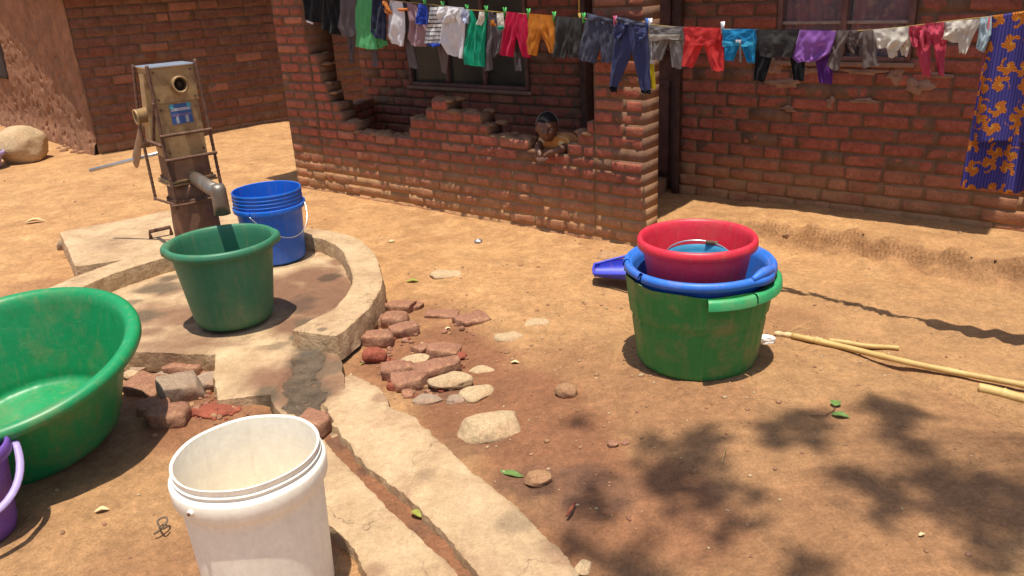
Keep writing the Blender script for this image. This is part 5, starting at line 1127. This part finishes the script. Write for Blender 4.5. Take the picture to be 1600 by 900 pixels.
garment('blue_trousers', 'sky blue child trousers folded over the line with drawstring', 'trousers', K['cl_sky'], [([(1131, 45), (1132, 56), (1132, 64)], [(1181, 46), (1180, 58), (1181, 64)], dict(dc=-.018, folds=5, amp=.004, th=.01))]+pants((1131, 45), (1181, 46), (1155, 66), (1131, 94), (1143, 96), (1166, 97), (1177, 99), dc=.014),
        [('waistband', K['cl_skyband'], [([(1132, 63), (1132, 71)], [(1181, 64), (1180, 71)], dict(dc=-.020, rows=4, th=.010, amp=.003))]), ('tag', K['cl_white'], [([(1155, 61), (1155, 65)], [(1163, 61), (1162, 65)], dict(dc=-.034, rows=3, cols=6, th=.002, amp=.001))]), ('drawstring', K['cl_lgrey'], [([(1159, 66), (1159, 96)], [(1161, 66), (1161, 96)], dict(dc=-.024, rows=6, cols=4, th=.002, amp=.001))])])
garment('black_trousers', 'black trousers folded over the line, legs hanging behind', 'trousers', K['cl_char'], [([(1183, 46), (1188, 66), (1191, 88)], [(1251, 47), (1246, 68), (1240, 89)], dict(dc=-.02, folds=3, amp=.008, th=.012))],
        [('leg', K['cl_black'], [([(1182, 47), (1178, 90), (1176, 126)], [(1216, 47), (1205, 85), (1192, 128)], dict(dc=.016, folds=1))]), ('leg', K['cl_black'], [([(1218, 47), (1232, 85), (1238, 125)], [(1252, 47), (1255, 85), (1254, 127)], dict(dc=.016, folds=1))])])
garment('purple_trousers', 'lilac purple leggings bunched over the line', 'trousers', K['cl_purple'], [([(1253, 46), (1248, 65), (1239, 88), (1250, 97)], [(1309, 48), (1305, 65), (1300, 82), (1281, 94)], dict(dc=-.02, folds=4, amp=.012, th=.014))],
        [('leg', K['cl_dpurple'], [([(1256, 47), (1270, 80), (1279, 130)], [(1306, 48), (1302, 80), (1297, 132)], dict(dc=.016, folds=2))])])
garment('brown_shirt', 'grey brown top with both sleeves hanging down', 'top', K['cl_brown'], [([(1308, 47), (1302, 75), (1294, 102)], [(1330, 47), (1318, 75), (1311, 111)], dict(folds=1, amp=.008, dc=-.01)), ([(1350, 47), (1349, 75), (1350, 106)], [(1366, 46), (1368, 75), (1374, 101)], dict(folds=1, amp=.008, dc=-.01)), ([(1326, 47), (1320, 65), (1330, 84)], [(1352, 47), (1351, 70), (1346, 88)], dict(folds=2, dc=.004, amp=.014))],
        [('lining', K['cl_dbrown'], [([(1318, 50), (1319, 84)], [(1352, 50), (1351, 87)], dict(dc=.02, th=.008))])])
garment('cream_shorts', 'cream white shorts right of the grey brown top', 'shorts', K['cl_cream'], [([(1365, 46), (1368, 62), (1372, 74)], [(1424, 41), (1421, 60), (1404, 79)], dict(folds=4, amp=.010, dc=-.01)), ([(1382, 60), (1386, 78), (1389, 91)], [(1403, 60), (1401, 78), (1400, 89)], dict(folds=1, dc=.006)), ([(1405, 60), (1406, 75), (1408, 86)], [(1424, 50), (1421, 70), (1416, 88)], dict(folds=1, dc=.01))])
garment('pink_suit', 'raspberry pink knitted suit draped over the line', 'suit', K['cl_pink'], [([(1423, 40), (1421, 50), (1428, 72)], [(1450, 38), (1446, 55), (1446, 74)], dict(folds=3, amp=.012, dc=-.012)), ([(1448, 36), (1446, 50), (1455, 70)], [(1477, 34), (1476, 50), (1473, 66)], dict(folds=3, amp=.014, dc=-.02)), ([(1430, 50), (1434, 85), (1441, 117)], [(1452, 50), (1453, 85), (1453, 120)], dict(folds=1, dc=.006)), ([(1456, 50), (1460, 85), (1466, 116)], [(1480, 50), (1475, 85), (1474, 119)], dict(folds=1, dc=.008))])
garment('white_babygrow', 'off white baby suit with pale blue edges beside the patterned wrap', 'suit', K['cl_cream'], [([(1478, 34), (1478, 45), (1473, 60)], [(1515, 30), (1512, 52), (1500, 68)], dict(folds=3, amp=.012, dc=-.012)), ([(1505, 32), (1497, 55), (1500, 82)], [(1538, 28), (1520, 55), (1510, 84)], dict(folds=2, amp=.01, dc=-.004))],
        [('blue_sleeve', K['cl_paleblue'], [([(1532, 27), (1530, 50), (1526, 76)], [(1549, 26), (1549, 55), (1538, 82)], dict(folds=2, dc=0, amp=.01))])])
# patterned wrap cloth
def wax_print():
    m = bpy.data.materials.new('wax_print'); m.use_nodes = True; t = m.node_tree; N = t.nodes; L = t.links; P = N['Principled BSDF']; P.inputs['Roughness'].default_value = .85; P.inputs['Specular IOR Level'].default_value = .15
    uv = N.new('ShaderNodeAttribute'); uv.attribute_name = 'cuv'
    mp = N.new('ShaderNodeMapping'); L.new(uv.outputs['Vector'], mp.inputs[0]); mp.inputs['Scale'].default_value = (15, 13.5, 1)
    vo = N.new('ShaderNodeTexVoronoi'); vo.voronoi_dimensions = '2D'; vo.inputs['Randomness'].default_value = .42; vo.inputs['Scale'].default_value = 1; L.new(mp.outputs[0], vo.inputs['Vector'])
    sub = N.new('ShaderNodeVectorMath'); sub.operation = 'SUBTRACT'; L.new(mp.outputs[0], sub.inputs[0]); L.new(vo.outputs['Position'], sub.inputs[1])
    sp_ = N.new('ShaderNodeSeparateXYZ'); L.new(sub.outputs[0], sp_.inputs[0]); an = N.new('ShaderNodeMath'); an.operation = 'ARCTAN2'; L.new(sp_.outputs[1], an.inputs[0]); L.new(sp_.outputs[0], an.inputs[1])
    def mth(op, a, b=None, c=None):
        n = N.new('ShaderNodeMath'); n.operation = op
        for i, q_ in enumerate((a, b, c)):
            if q_ is None: continue
            if isinstance(q_, (int, float)): n.inputs[i].default_value = q_
            else: L.new(q_, n.inputs[i])
        return n.outputs[0]
    d = vo.outputs['Distance']; sw = mth('MULTIPLY_ADD', d, 5.0, mth('MULTIPLY', an.outputs[0], 3.0)); sc_ = N.new('ShaderNodeSeparateColor'); L.new(vo.outputs['Color'], sc_.inputs[0])
    pet = mth('SINE', mth('MULTIPLY_ADD', sc_.outputs[0], 6.28, mth('MULTIPLY', sw, 1.67))) if False else mth('SINE', mth('ADD', mth('MULTIPLY', an.outputs[0], 5.0), mth('MULTIPLY', d, 9.0)))
    rad = mth('MULTIPLY_ADD', pet, .07, .40); flower = mth('LESS_THAN', d, rad)
    # half of each flower is cut away so that it reads as a swirling petal shape
    side = mth('SINE', mth('ADD', an.outputs[0], mth('MULTIPLY_ADD', d, 6.0, mth('MULTIPLY', sc_.outputs[1], 6.28)))); cut = mth('GREATER_THAN', side, -.72); fl_ = mth('MULTIPLY', flower, cut)
    core = mth('LESS_THAN', d, .11); vein = mth('GREATER_THAN', mth('SINE', mth('ADD', mth('MULTIPLY', an.outputs[0], 15.0), mth('MULTIPLY', d, 20.0))), .35)
    sx = N.new('ShaderNodeSeparateXYZ'); L.new(uv.outputs['Vector'], sx.inputs[0]); st = mth('GREATER_THAN', mth('SINE', mth('MULTIPLY', sx.outputs[0], 620.0)), .45)
    def mix(f, a, b):
        n = N.new('ShaderNodeMix'); n.data_type = 'RGBA'; L.new(f, n.inputs[0])
        for i, q_ in ((6, a), (7, b)):
            if isinstance(q_, tuple): n.inputs[i].default_value = (*q_, 1)
            else: L.new(q_, n.inputs[i])
        return n.outputs[2]
    ground = mix(st, (.085, .075, .31), (.045, .038, .17)); fc = mix(vein, (.62, .22, .035), (.36, .085, .02)); fc = mix(core, fc, (.66, .30, .04)); out = mix(fl_, ground, fc)
    L.new(out, P.inputs['Base Color']); tr = N.new('ShaderNodeBsdfTranslucent'); L.new(out, tr.inputs[0]); ms = N.new('ShaderNodeMixShader'); ms.inputs[0].default_value = .2; L.new(P.outputs[0], ms.inputs[1]); L.new(tr.outputs[0], ms.inputs[2]); L.new(ms.outputs[0], N['Material Output'].inputs[0])
    return m
M['wax'] = wax_print()
def wrap(name, Lp, Rp, dc, m, parent=None, folds=8, amp=.028, seed=1, v0=0):
    rows, cols = 60, 90; Lq = resample(Lp, rows+1); Rq = resample(Rp, rows+1); vs = []; uvs = []; r_ = random.Random(seed); ph = r_.uniform(0, 6)
    for i in range(rows+1):
        v = i/rows; a = W(*Lq[i], dc); b = W(*Rq[i], dc); a = hp(float(np.dot(a, UV)), cl(1570)+dc, a.z); b = hp(float(np.dot(b, UV)), cl(1570)+dc, b.z)
        for k in range(cols+1):
            s = k/cols; p = a.lerp(b, s); f = amp*(.5+.5*v)*(math.sin(folds*s*6.28*.5+ph+.6*v)+.6*math.sin(folds*s*4.1+1.5*ph+1.5*v)+.25*math.sin(31*s+ph))
            vs.append(p+Vector((NV[0], NV[1], 0))*f); uvs.append((float(np.dot(p, UV))+5, v0+p.z, 0))
    fs = [(i*(cols+1)+k, i*(cols+1)+k+1, (i+1)*(cols+1)+k+1, (i+1)*(cols+1)+k) for i in range(rows) for k in range(cols)]
    o = mobj(name, vs, fs, m, parent); at_ = o.data.attributes.new('cuv', 'FLOAT_VECTOR', 'POINT'); at_.data.foreach_set('vector', [c for u_ in uvs for c in u_])
    md = o.modifiers.new('thick', 'SOLIDIFY'); md.thickness = .0012; return o
wf = wrap('patterned_wrap', [(1545, 25), (1530, 120), (1524, 170), (1520, 219)], [(1800, -12), (1800, 100), (1800, 232)], -.012, M['wax'], seed=3); tag(wf, 'long indigo wrap cloth printed with orange flowers, at the right end', 'wrap cloth', 'washing on the line')
wrap('back_layer', [(1546, 26), (1532, 120), (1518, 200), (1500, 295)], [(1800, -12), (1800, 100), (1800, 320)], .022, M['wax'], wf, seed=5, v0=.03)
mb = MB(); tube(mb, [W(1547, 27, -.006), W(1532, 120, .004), W(1519, 200, .012), W(1501, 294, .022)], .0035, 6); mb.build('selvedge', cloth('cl_edge', (.45, .10, .12)), wf)
# pegs
def peg(px, c, label, dy=0):
    t = empty('clothes_peg', W(px, ly(px)), label, 'peg', 'pegs on the clothes line', rz=ANG)
    for sg in (-1, 1):
        mb = MB(); tube(mb, [(0, sg*.012, .028), (0, sg*.004, .006), (0, sg*.0065, -.022)], [.004, .0055, .004], 8, flat=(1.3, .8)); mb.build('peg_leg', c, t)
    mb = MB(); tube(mb, [(-.007, 0, .006), (.007, 0, .006)], .0045, 8); mb.build('spring', M['wire'], t)
pg = plastic('green_peg', (.05, .42, .08), damt=0); pk = plastic('pink_peg', (.5, .08, .2), damt=0); pbp = plastic('blue_peg', (.03, .15, .5), damt=0); pw = plastic('white_peg', (.8, .8, .82), damt=0)
for px, lb in ((664, 'green peg holding the small royal blue cloth'), (692, 'green peg between the striped vest and the white shirt'), (730, 'green peg at the left strap of the emerald vest'), (760, 'green peg at the right strap of the emerald vest'),
               (789, 'green peg holding the green toed sock'), (826, 'green peg between the crimson and the orange trousers'), (866, 'green peg between the orange trousers and charcoal shorts'), (912, 'green peg between the charcoal shorts and slate shorts')): peg(px, pg, lb)
peg(961, pk, 'pink peg at the left corner of the navy joggers'); peg(1011, pbp, 'blue peg at the right corner of the navy joggers'); peg(1129, pw, 'white peg between the coral red and sky blue trousers'); peg(1016, pw, 'white peg at the left corner of the grey joggers')

# ------------------------------------------------------------------ child leaning on the porch wall
def skin_mesh(verts, edges, radii, sub=2):
    me = bpy.data.meshes.new('tmp'); me.from_pydata(verts, edges, []); o = bpy.data.objects.new('tmp', me); COL.objects.link(o)
    md = o.modifiers.new('s', 'SKIN'); md.use_smooth_shade = True
    for i, r_ in enumerate(radii): d = me.skin_vertices[0].data[i]; d.radius = r_ if isinstance(r_, tuple) else (r_, r_); d.use_root = (i == 0)
    ms = o.modifiers.new('d', 'SUBSURF'); ms.levels = sub; ms.render_levels = sub
    dg_ = bpy.context.evaluated_depsgraph_get(); em = o.evaluated_get(dg_).to_mesh(); vs = [tuple(v.co) for v in em.vertices]; fs = [tuple(p.vertices) for p in em.polygons]
    o.evaluated_get(dg_).to_mesh_clear(); bpy.data.objects.remove(o); bpy.data.meshes.remove(me); return vs, fs
# local frame: x along the wall, y away from camera, z up; origin on the porch floor
cu, cz_ = onp(857, 202, 3.80)
CH = Matrix.Translation(hp(cu, 3.753, 0)) @ Matrix.Rotation(ANG, 4, 'Z')
chd = empty('person', hp(cu, 4.1, .10), 'small child in an orange striped top leaning over the broken porch wall', 'person'); CI = chd.matrix_basis.inverted()
hz = cz_                       # head centre height about .61
HCn = Vector((0, .035, hz+.012))
V_ = [(-.04, .34, .30), (-.02, .30, .40), (.01, .22, .48), (.025, .13, .525), (.015, .06, .555), (.0, .05, .585),
      (.105, .10, .53), (.125, .03, .51), (.105, -.025, .505), (.055, -.045, .485), (.035, -.055, .465),
      (-.03, .09, .53), (-.06, .04, .52), (-.04, -.015, .507), (.0, -.045, .48), (.01, -.058, .46),
      (-.09, .32, .2), (-.09, .24, .13), (-.09, .44, .125), (.01, .32, .2), (.02, .24, .13), (.02, .44, .125)]
E2 = [(0, 1), (1, 2), (2, 3), (3, 4), (4, 5), (3, 6), (6, 7), (7, 8), (8, 9), (9, 10), (3, 11), (11, 12), (12, 13), (13, 14), (14, 15), (0, 16), (16, 17), (17, 18), (0, 19), (19, 20), (20, 21)]
RR = [.075, .07, .072, .068, .034, .03, .035, .027, .021, .015, .014, .035, .027, .021, .015, .014, .045, .036, .024, .045, .036, .024]
vs, fs = skin_mesh(V_, E2, RR)
mb = MB(); mb.add(vs, fs)
# fingers
for (hx, hy, hz2, sgn) in ((.037, -.056, .462, -1), (.008, -.060, .457, 1)):
    for k in range(4):
        x0 = hx+(k-1.5)*.0085; l = [.019, .024, .026, .021][k]
        fv, ff = skin_mesh([(x0, hy+.006, hz2+.004), (x0+.001*sgn, hy-.006, hz2-.006), (x0+.002*sgn, hy-.010, hz2-.006-l*.6), (x0+.002*sgn, hy-.004, hz2-.006-l)], [(0, 1), (1, 2), (2, 3)], [.0048, .0046, .0042, .0036], 1); mb.add(fv, ff)
    fv, ff = skin_mesh([(hx-.016*sgn, hy+.008, hz2+.004), (hx-.024*sgn, hy, hz2-.003), (hx-.024*sgn, hy-.006, hz2-.014)], [(0, 1), (1, 2)], [.0055, .005, .004], 1); mb.add(fv, ff)
# head
hv, hf = ico(5); hv = hv*np.array([.062, .072, .082]); x_, y_, z_ = hv[:, 0]/.062, hv[:, 1]/.072, hv[:, 2]/.082
hv[:, 0] *= 1-.22*np.clip(-z_, 0, 1)**1.3+.05*np.clip(z_, 0, 1)
hv[:, 1] += .010*np.clip(z_, 0, 1)*(y_ > 0)
fr = np.clip(-y_, 0, 1)
def g3(cx, cz, sx_, sz_2): return np.exp(-((x_-cx)/sx_)**2-((z_-cz)/sz_2)**2)*(fr > .2)
hv[:, 1] -= .0135*g3(0, -.20, .16, .15)+.006*g3(0, -.02, .12, .2)              # nose
hv[:, 1] -= .004*g3(.16, -.24, .1, .08)+.004*g3(-.16, -.24, .1, .08)
hv[:, 1] += .009*g3(.36, .02, .2, .13)+.009*g3(-.36, .02, .2, .13)             # sockets
hv[:, 1] -= .004*g3(.36, .18, .26, .08)+.004*g3(-.36, .18, .26, .08)           # brows
hv[:, 1] -= .0065*g3(0, -.50, .28, .06)+.0065*g3(0, -.62, .24, .06)-.006*g3(0, -.56, .26, .025)   # lips
hv[:, 1] -= .006*g3(0, -.85, .3, .15)+.006*g3(.5, -.3, .25, .25)+.006*g3(-.5, -.3, .25, .25)+.006*g3(0, .45, .6, .3)
RH = Matrix.Rotation(math.radians(33), 3, 'Z') @ Matrix.Rotation(math.radians(2), 3, 'X')
def tohead(v): return [tuple(HCn+RH@Vector(p)) for p in v]
mb.add(tohead(hv), hf)
for sg in (-1, 1):
    ev, ef = ico(3); ev = ev*np.array([.009, .014, .020])+np.array([sg*.062, .008, -.006]); mb.add(tohead(ev), ef)
body = mb.build('person_body', M['skin'], None); body.matrix_world = CH
rm = body.modifiers.new('join', 'REMESH'); rm.mode = 'VOXEL'; rm.voxel_size = .0028; rm.use_smooth_shade = True
bpy.context.view_layer.update(); bm_ = bpy.data.meshes.new_from_object(body.evaluated_get(bpy.context.evaluated_depsgraph_get())); body.modifiers.clear(); body.data = bm_
def chp(o): o.parent = chd; o.matrix_parent_inverse = CI; o.matrix_world = CH; return o
bpy.context.view_layer.update(); chp(body)
ME1, ME2 = mat('eye_white', (.25, .21, .17), .4), mat('iris', (.01, .007, .005), .1)
for sg in (-1, 1):
    ev, ef = ico(3); iv, jf = ico(2)
    mb = MB(); mb.add(tohead(ev*.0088+np.array([sg*.0225, -.0575, .002])), ef, 0); mb.add(tohead(iv*.0048+np.array([sg*.0225, -.0628, .001])), jf, 1)
    chp(mb.build('eye', [ME1, ME2]))
kv = hv*1.055+np.array([0, .002, .003]); keep = (z_ > .36-1.0*np.clip(y_+.25, -.1, 1)); kf = [f for f in hf if all(keep[i] for i in f)]
chp(mobj('hair', tohead(kv*(1+.012*fbm(kv*180, 2))[:, None]), kf, M['hair']))
mb = MB(); tube(mb, tohead([(.0655*math.cos(t), .012+.012*math.sin(t), .012+.0755*math.sin(t)) for t in np.linspace(-.1, math.pi+.1, 24)]), .0022, 6); chp(mb.build('hair_band', M['white_band']))
# top: a loose shell round the shoulders and upper arms with a wide neckline
tv, tf = skin_mesh([(-.04, .34, .30), (-.02, .30, .40), (.01, .22, .485), (.025, .12, .53), (.11, .09, .53), (.128, .03, .515), (-.04, .08, .535), (-.072, .035, .525), (.02, .02, .535)],
                   [(0, 1), (1, 2), (2, 3), (3, 4), (4, 5), (3, 6), (6, 7), (3, 8)], [.09, .084, .086, .078, .05, .036, .046, .036, .052])
tv = np.array(tv); tv = tv+.004*fbm(tv*40, 2)[:, None]
mt = cloth('orange_striped_top', (.55, .21, .05), transl=.05); add_stripes(mt, 40, (.60, .42, .20), 'Y', .3)
nd = np.linalg.norm((tv-np.array([.0, .025, .605]))/np.array([1, 1, .85]), axis=1)
kp_ = nd > .056; tf = [f for f in tf if all(kp_[i] for i in f)]
chp(mobj('striped_top', tv, tf, mt))

# ------------------------------------------------------------------ tree just outside the frame on the right
tr = empty('shade_tree', (2.95, 2.0, 0), 'tree standing outside the right edge, its boughs dapple the soil', 'tree'); ti = Matrix.Translation((-2.95, -2.0, 0))
SH = [((1254, 668), .10, 1), ((1215, 690), .07, .7), ((1290, 690), .06, .6), ((1399, 650), .11, 1), ((1427, 705), .08, .8), ((1347, 760), .09, .9), ((1460, 765), .10, 1), ((1500, 770), .08, 1), ((1543, 765), .10, 1), ((1534, 835), .10, .8), ((1590, 815), .08, .7), ((1560, 880), .07, .7),
      ((1254, 885), .07, .7), ((1110, 755), .10, .9), ((1100, 685), .09, .8), ((1060, 720), .09, .8), ((1128, 816), .08, .7), ((1040, 745), .09, .8), ((985, 885), .10, 1), ((930, 770), .08, .7), ((1010, 690), .06, .6), ((905, 655), .05, .5), ((1380, 800), .06, .6), ((890, 830), .07, .6)]
mbL = MB(); mbB = MB(); r_ = random.Random(77); TOP = 7.6
S3 = np.array(SUN/SUN.z); ends = []
for (q_, rad, den) in SH:
    rad *= .84
    g = at(q_[0], q_[1], .04); zc = TOP+r_.uniform(-.5, .7); c_ = g+S3*(zc-.04); ends.append(c_)
    for k in range(int(48*den*(rad/.09)**2)):
        d = np.array([r_.gauss(0, rad*.6), r_.gauss(0, rad*.6), r_.gauss(0, .2)]); p = c_+d; L_ = r_.uniform(.03, .05); a = r_.uniform(0, 6.28); t = r_.uniform(-.5, .5); ca, sa_ = math.cos(a), math.sin(a)
        ax = np.array([ca, sa_, t])*L_; sd2 = np.array([-sa_, ca, r_.uniform(-.4, .4)])*L_*.45
        mbL.add([p-ax, p-ax*.2+sd2, p+ax*.5+sd2*.8, p+ax, p+ax*.5-sd2*.8, p-ax*.2-sd2], [(0, 1, 2, 3, 4, 5)])
# rest of the crown, out of view and not over the pictured ground
for k in range(5200):
    a = r_.uniform(0, 6.28); rr_ = math.sqrt(r_.random())*2.4; p = np.array([3.6+rr_*math.cos(a), .6+rr_*math.sin(a)*.9, r_.gauss(6.8, .7)]); s_ = p-S3*p[2]
    if s_[0] < 1.6+.62*(s_[1]-1.5) and s_[1] > 1.1: continue
    L_ = r_.uniform(.04, .07); a = r_.uniform(0, 6.28); ca, sa_ = math.cos(a), math.sin(a); ax = np.array([ca, sa_, r_.uniform(-.5, .5)])*L_; sd2 = np.array([-sa_, ca, r_.uniform(-.4, .4)])*L_*.45
    mbL.add([p-ax, p-ax*.2+sd2, p+ax*.5+sd2*.8, p+ax, p+ax*.5-sd2*.8, p-ax*.2-sd2], [(0, 1, 2, 3, 4, 5)])
o = mbL.build('crown', M['tree_leaf'], tr, False); o.matrix_parent_inverse = ti
tube(mbB, catmull([(2.95, 2.0, -.1), (2.96, 1.98, .8), (2.93, 1.9, 1.8), (3.0, 1.7, 2.8), (3.1, 1.3, 4.2), (3.2, .9, 6.0)], 6), [.13-.003*i for i in range(31)], 16)
o = mbB.build('trunk', M['bark'], tr); o.matrix_parent_inverse = ti
hub = np.array([3.05, 1.5, 3.4]); fork = np.array([2.1, 1.0, 6.4])
mb = MB(); tube(mb, catmull([hub, (2.6, 1.3, 5.0), fork], 6), [.05-.001*i for i in range(13)], 10); o = mb.build('bough', M['bark'], tr); o.matrix_parent_inverse = ti
mb = MB()
for e in ends: m_ = (fork+e)/2+np.array([0, 0, .15]); tube(mb, catmull([fork, m_, e], 4), [.008-.0008*i for i in range(9)], 6)
o = mb.build('branches', M['bark'], tr); o.matrix_parent_inverse = ti
